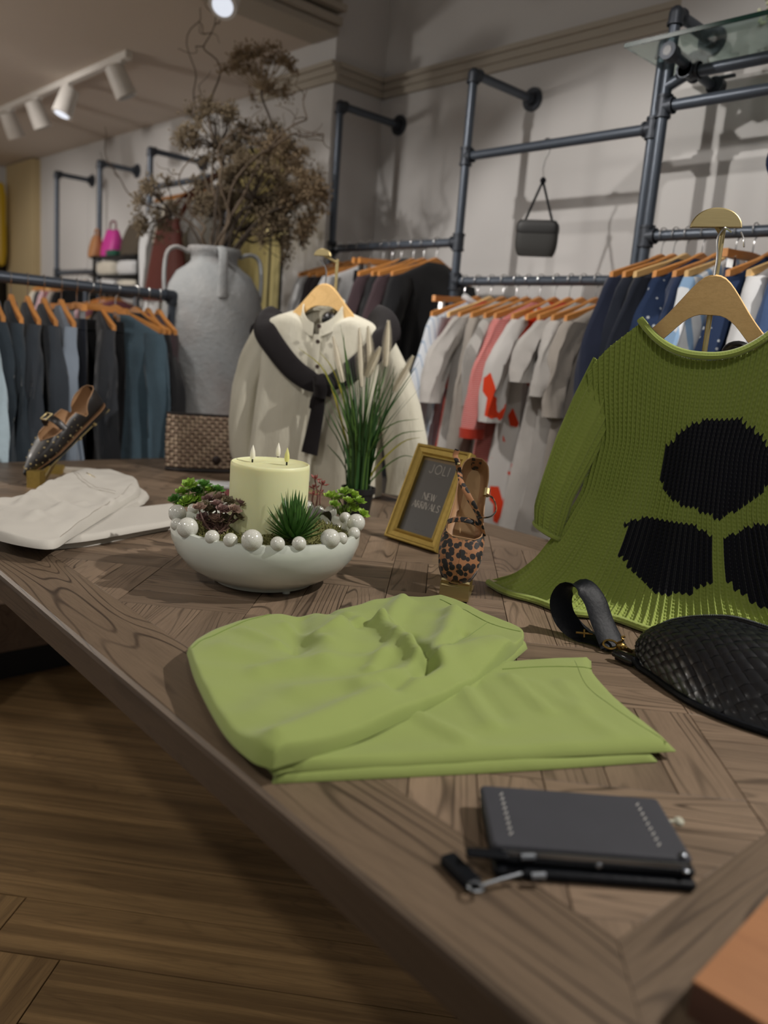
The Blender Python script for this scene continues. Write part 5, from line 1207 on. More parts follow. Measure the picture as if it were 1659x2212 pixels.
rest.build('leather_plaits', M['weave_black'], bag, world=True, kind='stuff')
MB().tube([bagp(k/40, 1, .001)+Z*.002 for k in range(1, 40)], .0045, 8).build('zip_tape', M['blackmatt'], bag, world=True)
zt = MB()
for k in range(120): p = bagp(.06+.9*k/119, 1, .003)+Z*.005; zt.ball(p, .0017, 5)
zt.build('zip_teeth', M['steel'], bag, world=True, kind='stuff')
MB().tube([bagp(k/40, 0, .0)+Z*.001 for k in range(0, 41)], .005, 8).build('piping', M['blackleather'], bag, world=True)
# strap loop, rings and clasp at the bag's left end
sd_ = (RT*.93+FW*.35+UPV*.12).normalized()
lp = [(1325, 1398, 1.262), (1300, 1340, 1.285), (1284, 1295, 1.30), (1258, 1266, 1.31), (1228, 1268, 1.315), (1212, 1295, 1.318), (1218, 1330, 1.315), (1240, 1358, 1.31), (1268, 1376, 1.30), (1300, 1392, 1.285), (1330, 1415, 1.262)]
path = cr([atd(*p) for p in lp], 44)
for p in path: p.z = max(p.z, ZT+.006)
bs_ = MB().tube(path, [.021 if k > 4 else lerp(.023, .021, k/4) for k in range(44)], 10, flat=(.14, sd_)).build('strap', M['blackleather'], bag, world=True, angle=60)
bkc = atd(1262, 1368, 1.275); MB().tube([bkc+RT*a*.013+UPV*b*.004 for a, b in ((-1, .3), (1, -.3))], .0016, 6).tube([bkc+UPV*.006, bkc-UPV*.006], .0014, 6).build('strap_buckle', M['old_brass'], bs_, world=True)
rc = atd(1318, 1392, 1.252); MB().tube([rc + RT*(.0105*math.cos(a)) + (UPV*.55+FW*.8).normalized()*(.0095*math.sin(a)) for a in [2*PI*k/20 for k in range(20)]], .0018, 7, closed=True).build('ring', M['old_brass'], bag, world=True)
ca_, cb2 = atd(1332, 1393, 1.248), atd(1366, 1408, 1.245)
MB().tube(cr([ca_, lerp(ca_, cb2, .3)+UPV*.001, lerp(ca_, cb2, .6), cb2], 8), [.003, .0055, .0065, .006, .0045, .0035, .003, .0025], 10).ball(lerp(ca_, cb2, .35)-FW*.005, .003, 8).build('swivel_clasp', M['old_brass'], bag, world=True)
MB().tube(cr([ca_+UPV*.002, atd(1346, 1383, 1.245), atd(1342, 1377, 1.245), atd(1350, 1375, 1.245)], 8), .002, 6).build('clasp_lever', M['old_brass'], bag, world=True)
pa, pbb = atd(1326, 1411, 1.222), atd(1368, 1442, 1.20); pa.z = max(pa.z, ZT+.010); pbb.z = max(pbb.z, ZT+.008)
MB().tube([pa, lerp(pa, pbb, .12), lerp(pa, pbb, .2), lerp(pa, pbb, .9), pbb], [.005, .005, .0085, .0085, .0065], 12).build('zip_toggle', plain('gloss_black', '#07080a', .15, coat=.5), bag, world=True)
MB().tube(cr([atd(1390, 1392, 1.262), atd(1420, 1370, 1.275), atd(1455, 1350, 1.28)], 8), .0035, 6).build('cord', M['blackleather'], bag, world=True)
# ------------------------------------------------------------------ folded trousers on the table
def seg_d(p, a, b):
    ab = b-a; t = max(0, min(1, (p-a).dot(ab)/max(ab.length_squared, 1e-12))); return (p-(a+ab*t)).length
def sheet(name, root, mat, top, right, bottom, left_, zb, t, zpx, folds=(), nu=56, nv=40, rw=.014, ns=.004, seed=0, label=None):
    """folded cloth layer: Coons patch between four picture-measured borders; top is rounded at the rim and creased"""
    def curve(c, n): return [q.xy for q in cr([onz(x, y, zpx) for x, y in c], n)]
    T_, B_, L_, R_ = curve(top, nu), curve(bottom, nu), curve(left_, nv), curve(right, nv)
    F_ = [(onz(*a, zpx).xy, onz(*b, zpx).xy, w, k) for a, b, w, k in folds]
    up, lo = [], []; hw = (T_[nu//2]-B_[nu//2]).length; lw = (L_[nv//2]-R_[nv//2]).length
    for i in range(nu):
        u = i/(nu-1); ru, rl = [], []
        for j in range(nv):
            v = j/(nv-1)
            p = T_[i]*(1-v)+B_[i]*v + L_[j]*(1-u)+R_[j]*u - (T_[0]*(1-u)*(1-v)+T_[-1]*u*(1-v)+B_[0]*(1-u)*v+B_[-1]*u*v)
            d = min(v*hw, (1-v)*hw, u*lw, (1-u)*lw)/rw; e = math.sqrt(max(0, 1-(1-min(1, d))**2)); z = zb + t*(.12+.88*e)
            f = sum(k*math.exp(-(seg_d(p, a, b)/w)**2) for a, b, w, k in F_)
            nz = mnoise.noise(Vector((p.x*9+seed, p.y*9, 1.3)))*ns + mnoise.noise(Vector((p.x*24+seed, p.y*24, 4.1)))*ns*.35
            z += (f+nz)*e
            ru.append(V(p.x, p.y, max(z, zb+.0012))); rl.append(V(p.x, p.y, zb))
        up.append(ru); lo.append(rl)
    mb = MB().grid(up).grid(lo, flip=True); k = nu*nv; b = nv
    rim = [(0, j) for j in range(nv)] + [(i, nv-1) for i in range(1, nu)] + [(nu-1, j) for j in range(nv-2, -1, -1)] + [(i, 0) for i in range(nu-2, 0, -1)]
    ids = [i*b+j for i, j in rim]; mb.f += [(ids[q], k+ids[q], k+ids[(q+1) % len(ids)], ids[(q+1) % len(ids)]) for q in range(len(ids))]; mb.m += [0]*len(ids)
    o = mb.build(name, mat, root, world=True, angle=70, label=label); o['_'] = 0; del o['_']
    return up
def surf_line(up, pts, zpx, r, name, mat, root, lift=.0):
    """seam following the top of a layer"""
    flat = [p for row in up for p in row]; out = []
    for q in cr([onz(x, y, zpx) for x, y in pts], 40):
        best = min(flat, key=lambda p: (p.x-q.x)**2+(p.y-q.y)**2); out.append(V(q.x, q.y, best.z+lift))
    sm = [out[0]] + [(out[i-1]+out[i]*2+out[i+1])/4 for i in range(1, len(out)-1)] + [out[-1]]
    return MB().tube(sm, r, 5).build(name, mat, root, world=True)
M['lime'] = cloth('lime_green_twill', '#8b9955', .85, .05, 1500, .25, .15, scale=6)
M['lime_seam'] = cloth('lime_green_seam', '#6f8338', .9, .05, 900)
gtr = thing('green_trousers', 'lime green trousers folded flat in the middle of the table', 'trousers', onz(800, 1520))
zt = ZT
sheet('lower_leg', gtr, M['lime'], [(640, 1575), (850, 1500), (1060, 1470), (1255, 1448)], [(1255, 1448), (1300, 1500), (1360, 1580), (1421, 1640)], [(588, 1686), (850, 1676), (1150, 1662), (1421, 1645)], [(640, 1575), (600, 1640), (588, 1686)], zt+.0005, .0095, zt+.004, rw=.010, ns=.002)
upB = sheet('upper_leg', gtr, M['lime'], [(640, 1550), (850, 1470), (1060, 1432), (1278, 1417)], [(1278, 1417), (1286, 1452), (1350, 1520), (1462, 1610)], [(590, 1655), (900, 1640), (1200, 1626), (1462, 1616)], [(640, 1550), (600, 1610), (590, 1655)], zt+.010, .011, zt+.018, ns=.003, seed=3, folds=[((980, 1470), (1060, 1570), .010, .006), ((1020, 1475), (1090, 1550), .008, -.003), ((1100, 1470), (1180, 1540), .010, .006), ((900, 1550), (1000, 1600), .010, .006), ((1215, 1480), (1260, 1540), .009, .004), ((1150, 1480), (1320, 1590), .010, .003), ((760, 1600), (1300, 1590), .02, -.002)])
sheet('under_waist', gtr, M['lime'], [(430, 1420), (560, 1350), (800, 1310), (990, 1300)], [(990, 1300), (1080, 1340), (1130, 1370), (1141, 1388)], [(592, 1660), (750, 1622), (900, 1562), (1020, 1502), (1141, 1404)], [(430, 1420), (470, 1530), (592, 1655)], zt+.012, .011, zt+.022, ns=.002, seed=5)
fo = [(a, b, w, k*1.9) for a, b, w, k in [((740, 1340), (700, 1440), .022, .006), ((820, 1360), (905, 1440), .014, .012), ((880, 1375), (925, 1448), .010, -.012), ((980, 1330), (940, 1440), .016, .008), ((650, 1330), (640, 1400), .018, -.006), ((870, 1300), (830, 1360), .014, .006), ((560, 1450), (900, 1420), .016, .004), ((640, 1500), (880, 1480), .02, .004), ((780, 1500), (1060, 1390), .016, .005), ((700, 1320), (760, 1360), .012, -.005), ((600, 1610), (1090, 1400), .018, .006), ((850, 1500), (930, 1455), .012, -.006), ((480, 1400), (620, 1440), .02, .003), ((690, 1380), (780, 1350), .010, .004), ((620, 1350), (700, 1400), .010, .003), ((850, 1400), (800, 1450), .010, .004), ((1000, 1370), (900, 1470), .009, -.004), ((520, 1360), (600, 1390), .012, .003)]]
upC = sheet('waist_front', gtr, M['lime'], [(404, 1396), (440, 1362), (505, 1337), (575, 1324), (650, 1322), (740, 1316), (820, 1294), (880, 1286), (955, 1286)], [(955, 1286), (1040, 1320), (1125, 1350), (1132, 1378)], [(588, 1640), (750, 1594), (900, 1528), (1010, 1474), (1100, 1410), (1132, 1382)], [(404, 1396), (425, 1460), (480, 1560), (540, 1620), (588, 1640)], zt+.021, .014, zt+.032, folds=fo, nu=130, nv=96, rw=.012, ns=.007, seed=7)
surf_line(upC, [(412, 1405), (450, 1375), (520, 1345), (585, 1328)], zt+.032, .0010, 'waist_seam', M['lime_seam'], gtr)
surf_line(upC, [(950, 1300), (1020, 1332), (1060, 1348), (1125, 1362)], zt+.032, .0010, 'waist_seam', M['lime_seam'], gtr)
surf_line(upC, [(1055, 1345), (1010, 1375), (975, 1400), (930, 1440)], zt+.032, .0006, 'pocket_seam', M['lime_seam'], gtr)
surf_line(upB, [(1085, 1452), (1180, 1446), (1278, 1450)], zt+.018, .0010, 'hem_seam', M['lime_seam'], gtr)
surf_line(upB, [(1240, 1432), (1270, 1490), (1360, 1560), (1440, 1606)], zt+.018, .0005, 'side_seam', M['lime_seam'], gtr)
M['ecru'] = cloth('ecru_denim', '#bdb9b0', .9, .05, 1300, .3, .1, scale=9); M['ecru_seam'] = cloth('ecru_seam', '#9d968a', .9, .05, 900)
jt = thing('ecru_trousers', 'off-white denim trousers folded at the left of the table', 'trousers', onz(130, 1120))
sheet('lower_leg', jt, M['ecru'], [(120, 1130), (220, 1112), (300, 1100), (378, 1092)], [(378, 1092), (382, 1110), (384, 1134)], [(112, 1180), (200, 1172), (300, 1152), (384, 1136)], [(120, 1130), (112, 1155), (112, 1180)], zt+.0005, .016, zt+.008, rw=.016, ns=.002)
upb = sheet('upper_leg', jt, M['ecru'], [(110, 1120), (220, 1104), (300, 1095), (374, 1088)], [(374, 1088), (378, 1105), (380, 1126)], [(114, 1168), (200, 1158), (300, 1140), (380, 1126)], [(110, 1120), (112, 1145), (114, 1168)], zt+.016, .012, zt+.025, rw=.016, ns=.002, seed=2)
sheet('under_waist', jt, M['ecru'], [(10, 1080), (120, 1050), (220, 1040), (300, 1050)], [(300, 1050), (322, 1062), (312, 1078)], [(30, 1150), (114, 1170), (200, 1128), (312, 1080)], [(10, 1080), (0, 1110), (30, 1150)], zt+.017, .014, zt+.03, seed=3, ns=.004)
upj = sheet('waist_front', jt, M['ecru'], [(-60, 1085), (0, 1073), (48, 1070), (90, 1048), (140, 1026), (190, 1011), (250, 1017), (298, 1034)], [(298, 1034), (303, 1046), (298, 1060)], [(-40, 1140), (40, 1160), (112, 1168), (150, 1148), (200, 1118), (250, 1088), (298, 1060)], [(-60, 1085), (-60, 1110), (-40, 1140)], zt+.030, .018, zt+.046, seed=9, ns=.011, nu=90, nv=60, rw=.018, folds=[((60, 1085), (160, 1110), .02, .012), ((90, 1060), (150, 1080), .02, -.010), ((180, 1060), (240, 1085), .02, .009), ((20, 1110), (110, 1130), .02, .009), ((60, 1130), (180, 1090), .014, .006), ((40, 1090), (90, 1060), .014, .006), ((120, 1150), (280, 1060), .014, .004)])
surf_line(upj, [(160, 1024), (175, 1040), (205, 1058), (248, 1066)], zt+.046, .0011, 'pocket_seam', M['ecru_seam'], jt)
surf_line(upj, [(163, 1021), (180, 1036), (210, 1053), (250, 1062)], zt+.046, .0008, 'pocket_seam', M['ecru_seam'], jt)
surf_line(upj, [(128, 1158), (200, 1114), (262, 1070), (285, 1045)], zt+.046, .0010, 'side_seam', M['ecru_seam'], jt)
surf_line(upj, [(187, 1026), (196, 1030), (206, 1032)], zt+.047, .0014, 'gold_label', M['brass'], jt)
wc = onz(455, 1052); lone('white_cloth', rslab(-.05, .06, -.03, .03, 0, .014, .005, .01).xf(Matrix.Translation((wc.x, wc.y, ZT+.0005)) @ Matrix.Rotation(.9, 4, 'Z')), C['white'], 'small folded white cloth behind the candle bowl', 'cloth')
# ------------------------------------------------------------------ display stands with hangers
def onpl(px, py, O, phi, d=0):
    n = V(math.sin(phi), -math.cos(phi), 0); dd = ray(px, py); t = ((V(O[0], O[1], 0)+n*d-CAM).dot(n))/dd.dot(n); return CAM+dd*t
def lf(O, phi):
    a = V(math.cos(phi), math.sin(phi), 0); n = V(math.sin(phi), -math.cos(phi), 0); o = V(O[0], O[1], 0)
    return lambda s, z, d=0: o + a*s + n*d + Z*z
def half_moon(root, c, ax, nrm, R, t=.010):
    """thick half disc, flat side down"""
    pts = [V(0, 0, 0)]
    poly = [(R*math.cos(a), R*.78*math.sin(a)) for a in [PI*k/20 for k in range(21)]]
    mb = MB().slab(poly, -t/2, t/2, .002); ax = Vector(ax).normalized(); up = Z - ax*Z.dot(ax); up.normalize(); nn = ax.cross(up)
    Mx = Matrix(((ax.x, up.x, nn.x, c.x), (ax.y, up.y, nn.y, c.y), (ax.z, up.z, nn.z, c.z), (0, 0, 0, 1))); mb.xf(Mx); return mb.build('half_moon_top', M['brass'], root, world=True, angle=30)
def big_hanger(root, L, zc, k=1.0, mat='hanger_pale', d0=0, half=.2):
    tab = [(0, 0), (.10, -.003), (.22, -.026), (.38, -.064), (.55, -.096), (.8, -.128), (1, -.150)]; hb_ = [(0, .068), (.12, .060), (.25, .046), (.5, .037), (1, .024)]
    rows = []
    for q in range(41):
        t = -1+q/20; a = abs(t); z = zc + ipl(tab, a)*k; h = ipl(hb_, a)*k; y = d0-.014*smooth((a-.4)/.4); th = .0075
        rows.append([L(t*half, z-h, y-th), L(t*half, z-.003, y-th), L(t*half, z, y-th*.4), L(t*half, z, y+th*.4), L(t*half, z-.003, y+th), L(t*half, z-h, y+th)])
    # smooth the profile
    for _ in range(2):
        rows = [rows[0]] + [[(rows[i-1][j]+rows[i][j]*2+rows[i+1][j])/4 for j in range(6)] for i in range(1, 40)] + [rows[-1]]
    mb = MB().grid(rows, cv=True); mb.add(rows[0], [tuple(range(6))]); mb.add(rows[-1], [tuple(range(5, -1, -1))]); mb.build('arms', M[mat], root, world=True, angle=35)
def stand(name_label, O, phi, pole_px, pole_top_px, moon_px, moon_R, moon_ax, sd):
    L = lf(O, phi); t = thing('brass_garment_stand', name_label, 'garment stand', V(O[0], O[1], ZT))
    pt_ = onpl(*pole_px, O, phi, -.004); tp = onpl(*pole_top_px, O, phi, -.004)
    MB().tube([V(tp.x, tp.y, ZT+.008), tp], .0045, 12).build('pole', M['brass'], t, world=True)
    MB().tube([V(tp.x, tp.y, ZT), V(tp.x, tp.y, ZT+.010)], [.07, .068], 32).build('base', M['brass'], t, world=True)
    mc = onpl(*moon_px, O, phi, .006); half_moon(t, mc, moon_ax, None, moon_R)
    MB().tube([tp-Z*.01, V(mc.x, mc.y, mc.z+.004)], .004, 8).build('arm', M['brass'], t, world=True)
    return t, L
# ---- white shirt with knotted black jumper
SO, SPH = (-1.86, 1.53), math.radians(30)
Ls = lf(SO, SPH); s0 = -.042
sst, _ = stand('brass garment stand with half-moon top holding the white shirt', SO, SPH, (728, 640), (729, 560), (697, 553), .026, V(math.cos(SPH), math.sin(SPH), 0), 0)
sh_ = thing('wooden_hanger', 'pale wooden hanger inside the cream shirt collar', 'hanger', Ls(s0, 1.35)); Lh = lambda s, z, d=0: Ls(s+s0, z, d)
big_hanger(sh_, Lh, 1.440, .95, 'hanger_pale', 0, .185)
MB().tube(cr([Lh(0, 1.435, 0), Lh(0, 1.475, 0), Lh(-.012, 1.495, 0), Lh(-.020, 1.505, .004)], 10), .002, 6).build('hook', M['chrome'], sh_, world=True)
def crinkle():
    t = NT('cream_crinkle_cotton'); v = t.coord((1, 1, .22)); n = t.noise(v, 110, 4, .65); n2 = t.noise(t.coord((1, 1, .35)), 14, 3)
    t.bump(t.math('ADD', n, t.math('MULTIPLY', n2, 2.0)), .55, .004); return t.set(t.mix(n2, lin('#c2bda9'), lin('#cdcabb')), .85, 0, .25, 0, .15)
M['crinkle'] = crinkle()
shirt = thing('cream_shirt', 'cream crinkled cotton shirt on a stand with a black jumper knotted over it', 'shirt', Ls(s0, ZT))
def loft(L, secs, n=40, z_only=False):
    """secs: (s, z, d, half width, half depth, fold amp, folds, phase)"""
    rows = []
    for s, z, d, w, dp, amp, k, ph in secs:
        row = []
        for j in range(n):
            a = 2*PI*j/n; ca, sa = math.cos(a), math.sin(a); f = amp*(math.sin(k*a+ph)+.5*math.sin((2*k+1)*a+1.7*ph))
            row.append(L(s+w*math.copysign(abs(ca)**.8, ca), z, d - (dp*math.copysign(abs(sa)**.8, sa) + f*dp)))
        rows.append(row)
    return rows
sec = [(0, 1.372, 0, .060, .040, 0, 4, 0), (0, 1.362, 0, .085, .042, .02, 4, 0), (0, 1.345, 0, .135, .042, .03, 4, .2), (0, 1.322, 0, .185, .042, .04, 4, .3), (0, 1.295, 0, .205, .044, .05, 4, .4), (0, 1.25, .004, .200, .050, .08, 4, .6), (0, 1.17, .008, .195, .055, .14, 4, .9), (0, 1.08, .012, .200, .060, .20, 4, 1.2), (0, .99, .014, .205, .062, .24, 4, 1.4), (0, .92, .014, .210, .064, .26, 4, 1.6), (0, .868, .012, .215, .064, .28, 4, 1.7), (0, .846, .012, .214, .062, .28, 4, 1.7)]
rows = loft(Lh, sec, 72)
nrm_ = Ls(0, 0, 1)-Ls(0, 0, 0)
for i, row in enumerate(rows):
    for j, p in enumerate(row):
        q = p-Lh(0, 0, 0); sv = q.dot(Ls(1, 0, 0)-Ls(0, 0, 0)); dv_ = q.dot(nrm_)
        if dv_ > 0 and i < 6: p.z -= (.085 if i == 0 else .085*max(0, 1-i/6)**1.1)*math.exp(-(sv/.062)**2)
mb = MB().grid(rows, cv=True); mb.build('body', M['crinkle'], shirt, world=True)
for sg, pts in ((-1, [(-.165, 1.300, 0, .05), (-.205, 1.22, .006, .046), (-.228, 1.12, .010, .044), (-.232, 1.02, .012, .046), (-.226, .93, .014, .044), (-.214, .875, .014, .032)]), (1, [(.165, 1.300, 0, .05), (.215, 1.22, .004, .050), (.252, 1.12, .004, .058), (.275, 1.02, .006, .066), (.285, .95, .008, .062), (.27, .90, .010, .035), (.262, .862, .010, .030)])):
    q = []
    for k in range(19):
        t = k/18*(len(pts)-1); i = min(int(t), len(pts)-2); f = t-i; a, b = pts[i], pts[i+1]; q.append((lerp(a[0], b[0], f), lerp(a[1], b[1], f), lerp(a[2], b[2], f), lerp(a[3], b[3], f), .030+.008*math.sin(k/18*PI), .16*math.sin(k/18*PI), 3, k*.25))
    rr = loft(Lh, q, 32); mb = MB().grid(rr, cv=True); mb.add(rr[-1], [tuple(range(31, -1, -1))]); mb.build('sleeve', M['crinkle'], shirt, world=True)
col_ = []
for k in range(29):
    a = PI/2+.16 + (2*PI-.32)*k/28; s, d = .060*math.cos(a), .042*math.sin(a)+.006*(math.sin(a) > 0); fr = .5+.5*math.sin(a)
    z0_ = 1.372-.078*fr**1.8; hh = .034-.004*fr
    col_.append([Lh(s*1.06, z0_-.006, d*1.05), Lh(s, z0_+hh*.5, d), Lh(s*.97, z0_+hh, d*.97)])
MB().shell(col_, .003).build('collar', M['crinkle'], shirt, world=True)
inn = [[Lh(.052*math.cos(a), 1.345-.03*(math.sin(a) < 0), -.040*math.sin(a)) for a in [2*PI*k/20 for k in range(20)]], [Lh(.03*math.cos(a), 1.26, -.02*math.sin(a)) for a in [2*PI*k/20 for k in range(20)]]]
MB().tube([Lh(.006, z, .054+.018*smooth((1.34-z)/.35)) for z in [1.295-.02*k for k in range(22)]], .011, 8, flat=(.2, Lh(1, 0)-Lh(0, 0))).build('placket', M['crinkle'], shirt, world=True)
for px, py in ((690, 705), (687, 738), (686, 792), (684, 945)):
    p = onpl(px, py, SO, SPH, .066); MB().tube([p, p+V(math.sin(SPH), -math.cos(SPH), 0)*.004], .006, 12).build('button', plain('brown_button', '#3d2f27', .5), shirt, world=True)
p = onpl(712, 690, SO, SPH, .012); lone('black_stand_knob', MB().ball(p, .023, 18), M['black'], 'round black knob showing inside the cream shirt collar', 'knob')
p = onpl(705, 706, SO, SPH, .030); lt = thing('care_label', 'small white neck label below the black knob', 'label', p, SPH); MB().box((0, 0, 0), (.028, .0015, .014)).build('cloth', plain('label_white', '#d0cfc8', .7), lt, smooth=False)
lb = lettering('HI', 0, -.004, .008, .0012, .0012, .4, 0); lb.xf(Matrix.Translation((0, -.0012, 0)) @ Matrix.Rotation(PI/2, 4, 'X')); lb.build('lettering', M['black'], lt, smooth=False)
jm = thing('black_jumper', 'black knit jumper draped over the cream shirt and knotted in front', 'jumper', Ls(s0, 1.2)); M['jumper'] = cloth('black_fine_knit', '#171315', .95, .15, 500, .4, .15)
def band(pts, ws, name, th=.30):
    P = cr([onpl(x, y, SO, SPH, d) for x, y, d in pts], 30); R = [ipl([(k/(len(ws)-1), w) for k, w in enumerate(ws)], i/29) for i in range(30)]
    nn = V(math.sin(SPH), -math.cos(SPH), 0)
    def wide(t):
        i = min(int(t*29), 28); T = (P[i+1]-P[i]).normalized(); return T.cross(nn+V(0, 0, .25))
    MB().tube(P, R, 14, flat=(th, wide)).build(name, M['jumper'], jm, world=True)
band([(600, 672, -.045), (578, 686, -.004), (572, 712, .035), (596, 752, .058), (632, 796, .072), (668, 822, .082), (698, 836, .088)], [.030, .036, .036, .033, .032, .030, .020], 'left_sleeve', .24)
band([(806, 676, -.045), (826, 690, -.004), (836, 716, .032), (815, 752, .055), (775, 790, .070), (735, 816, .082), (700, 834, .088)], [.030, .036, .038, .036, .034, .030, .020], 'right_sleeve', .24)
band([(572, 690, .0), (552, 712, .01), (546, 724, .02)], [.016, .020, .008], 'shoulder_fold', .3)
band([(836, 692, .0), (852, 715, .01), (858, 735, .015)], [.016, .020, .008], 'shoulder_fold', .3)
band([(688, 812, .096), (694, 832, .104), (690, 858, .100)], [.018, .026, .018], 'knot', .55)
band([(700, 812, .10), (712, 832, .104), (708, 855, .096)], [.010, .016, .010], 'knot_loop', .55)
band([(690, 850, .092), (686, 885, .088), (678, 930, .084), (668, 980, .084)], [.018, .021, .023, .026], 'sleeve_tail', .22)
band([(684, 852, .090), (676, 868, .090), (670, 882, .09)], [.012, .010, .004], 'knot_end', .4)
# ---- green hand-knit jumper
GO, GPH = (-.665, 1.35), math.radians(25)
gst, _ = stand('tall brass garment stand with half-moon top behind the green jumper', GO, GPH, (1560, 640), (1562, 495), (1546, 492), .040, V(.80, .55, .04), 0)
Lg = lf(GO, GPH)
gh = thing('wooden_hanger', 'broad pale wooden hanger carrying the green jumper', 'hanger', Lg(0, 1.33)); big_hanger(gh, lambda s, z, d=0: Lg(s+.002, z, d), 1.434, 1.0, 'hanger_pale', .004, .165)
MB().tube(cr([Lg(.0, 1.43, .008), Lg(0, 1.46, .008), Lg(-.004, 1.49, .008), Lg(.004, 1.506, .008), Lg(.016, 1.500, .008)], 14), .0018, 6).build('hook', M['chrome'], gh, world=True)
MB().tube(cr([Lg(.03, 1.502, .0), Lg(.036, 1.49, .0), Lg(.038, 1.478, .004)], 6), .0016, 6).build('hook_end', M['chrome'], gh, world=True)
p = onpl(1592, 762, GO, GPH, -.02); lone('black_stand_knob', MB().ball(p, .025, 18, (1, 1, .8)), M['black'], 'round black knob showing inside the green jumper neckline', 'knob')
def knit_mat(name, a, b):
    t = NT(name); v = t.coord(); n = t.noise(v, 500, 2); n2 = t.noise(v, 9, 3); c = t.mix(n2, lin(a), lin(b)); t.bump(n, .35, .0006); return t.set(c, .9, 0, .2, 0, .3)
M['knit'] = knit_mat('olive_green_yarn', '#8a9a48', '#98a654'); M['knit_navy'] = knit_mat('navy_black_yarn', '#0b0d16', '#10131f')
def knit(name, fn, cols, rws, root, mats, mask=None, amp=.0068, sc=8, sr=5, flipn=False):
    """hand-knit surface: every stitch is a raised V; fn(u,v) arrays -> xyz"""
    nu, nv = cols*sc+1, rws*sr+1; u = np.linspace(0, 1, nu)[:, None]*np.ones((1, nv)); v = np.ones((nu, 1))*np.linspace(0, 1, nv)[None, :]
    Pt = fn(u, v); du = np.gradient(Pt, axis=0); dv = np.gradient(Pt, axis=1); N = np.cross(du, dv); N /= np.linalg.norm(N, axis=2, keepdims=True)+1e-12
    if flipn: N = -N
    cx = np.mod(u*cols, 1); ry = np.mod(v*rws + np.abs(cx-.5)*1.35, 1); a = np.clip(1-((np.abs(cx-.5)-.24)/.25)**2, 0, 1); b = 1-(2*ry-1)**2
    h = amp*(.68*np.clip(1-(2*cx-1)**2, 0, 1)**.8 + .32*a)*(.60+.40*b**.8); Pt = Pt + N*h[..., None]
    idx = np.arange(nu*nv).reshape(nu, nv); q = np.stack([idx[:-1, :-1], idx[:-1, 1:], idx[1:, 1:], idx[1:, :-1]], -1).reshape(-1, 4)
    if flipn: q = q[:, ::-1]
    I = np.array(mw(root).inverted()); X = Pt.reshape(-1, 3) @ I[:3, :3].T + I[:3, 3]
    me = bpy.data.meshes.new(name); me.vertices.add(len(X)); me.vertices.foreach_set('co', X.astype(np.float32).ravel()); me.loops.add(q.size); me.loops.foreach_set('vertex_index', q.ravel().astype(np.int32))
    me.polygons.add(len(q)); me.polygons.foreach_set('loop_start', np.arange(0, q.size, 4, dtype=np.int32)); me.polygons.foreach_set('loop_total', np.full(len(q), 4, np.int32))
    for m in mats: me.materials.append(m)
    if mask is not None:
        fu = (u[:-1, :-1]+u[1:, 1:])/2; fv = (v[:-1, :-1]+v[1:, 1:])/2; cu = (np.floor(fu*cols)+.5)/cols; cv_ = (np.floor(fv*rws + np.abs(np.mod(fu*cols, 1)-.5)*1.35)+.3)/rws
        me.polygons.foreach_set('material_index', mask(cu, np.clip(cv_, 0, 1)).astype(np.int32).ravel())
    me.polygons.foreach_set('use_smooth', np.ones(len(q), bool)); me.update(calc_edges=True); me.validate()
    o = bpy.data.objects.new(name, me); COL.objects.link(o); o.parent = root; return o
ga, gn, go_ = np.array([math.cos(GPH), math.sin(GPH), 0]), np.array([math.sin(GPH), -math.cos(GPH), 0]), np.array([GO[0], GO[1], 0])
def W3(s, z, d): return go_ + s[..., None]*ga + d[..., None]*gn + z[..., None]*np.array([0, 0, 1.0])
def sp1(x, xs, ys):
    """smooth interpolation (cosine eased monotone)"""
    x = np.asarray(x); out = np.interp(x, xs, ys)
    w = .03
    return (np.interp(np.clip(x-w, 0, 1), xs, ys)+2*out+np.interp(np.clip(x+w, 0, 1), xs, ys))/4 if True else out
def ztop(s):
    a = np.abs(s); return np.where(a < .108, 1.298+.054*(a/.108)**2.4, 1.352-.071*(a-.108)/.077-.018*(np.clip(a-.150, 0, 1)/.037)**2)
VS = [0, .12, .30, .50, .66, .80, .90, .96, 1]
def front(u, v):
    U = 2*u-1; st_ = U*.187; zt_ = ztop(st_)
    k = sp1(v, VS, [.187, .178, .158, .170, .205, .240, .275, .30, .325]); s = U*k
    zlow = sp1(v, VS, [1.30, 1.235, 1.145, 1.045, .965, .905, .868, .852, .8445]); w = np.clip(1-v/.30, 0, 1)**1.3; z = zlow + (zt_-1.30)*w
    d = sp1(v, VS, [.012, .022, .034, .040, .046, .058, .082, .104, .130]); d = d*(1-.80*U**2) + .004
    f = .006*np.sin(U*8+.8)*v**1.2 + .009*np.sin(U*15+2.2)*v**2.5 + .012*np.sin(U*5.2-1.0)*np.clip(v-.25, 0, 1)*np.clip(1-U**2, 0, 1)
    z = np.maximum(z + np.where(v > .9, .006*(np.sin(U*19)+1)*(v-.9)*10*np.clip(1-v, 0, 1)*6, 0), ZT+.0035)
    return W3(s, z, d+f)
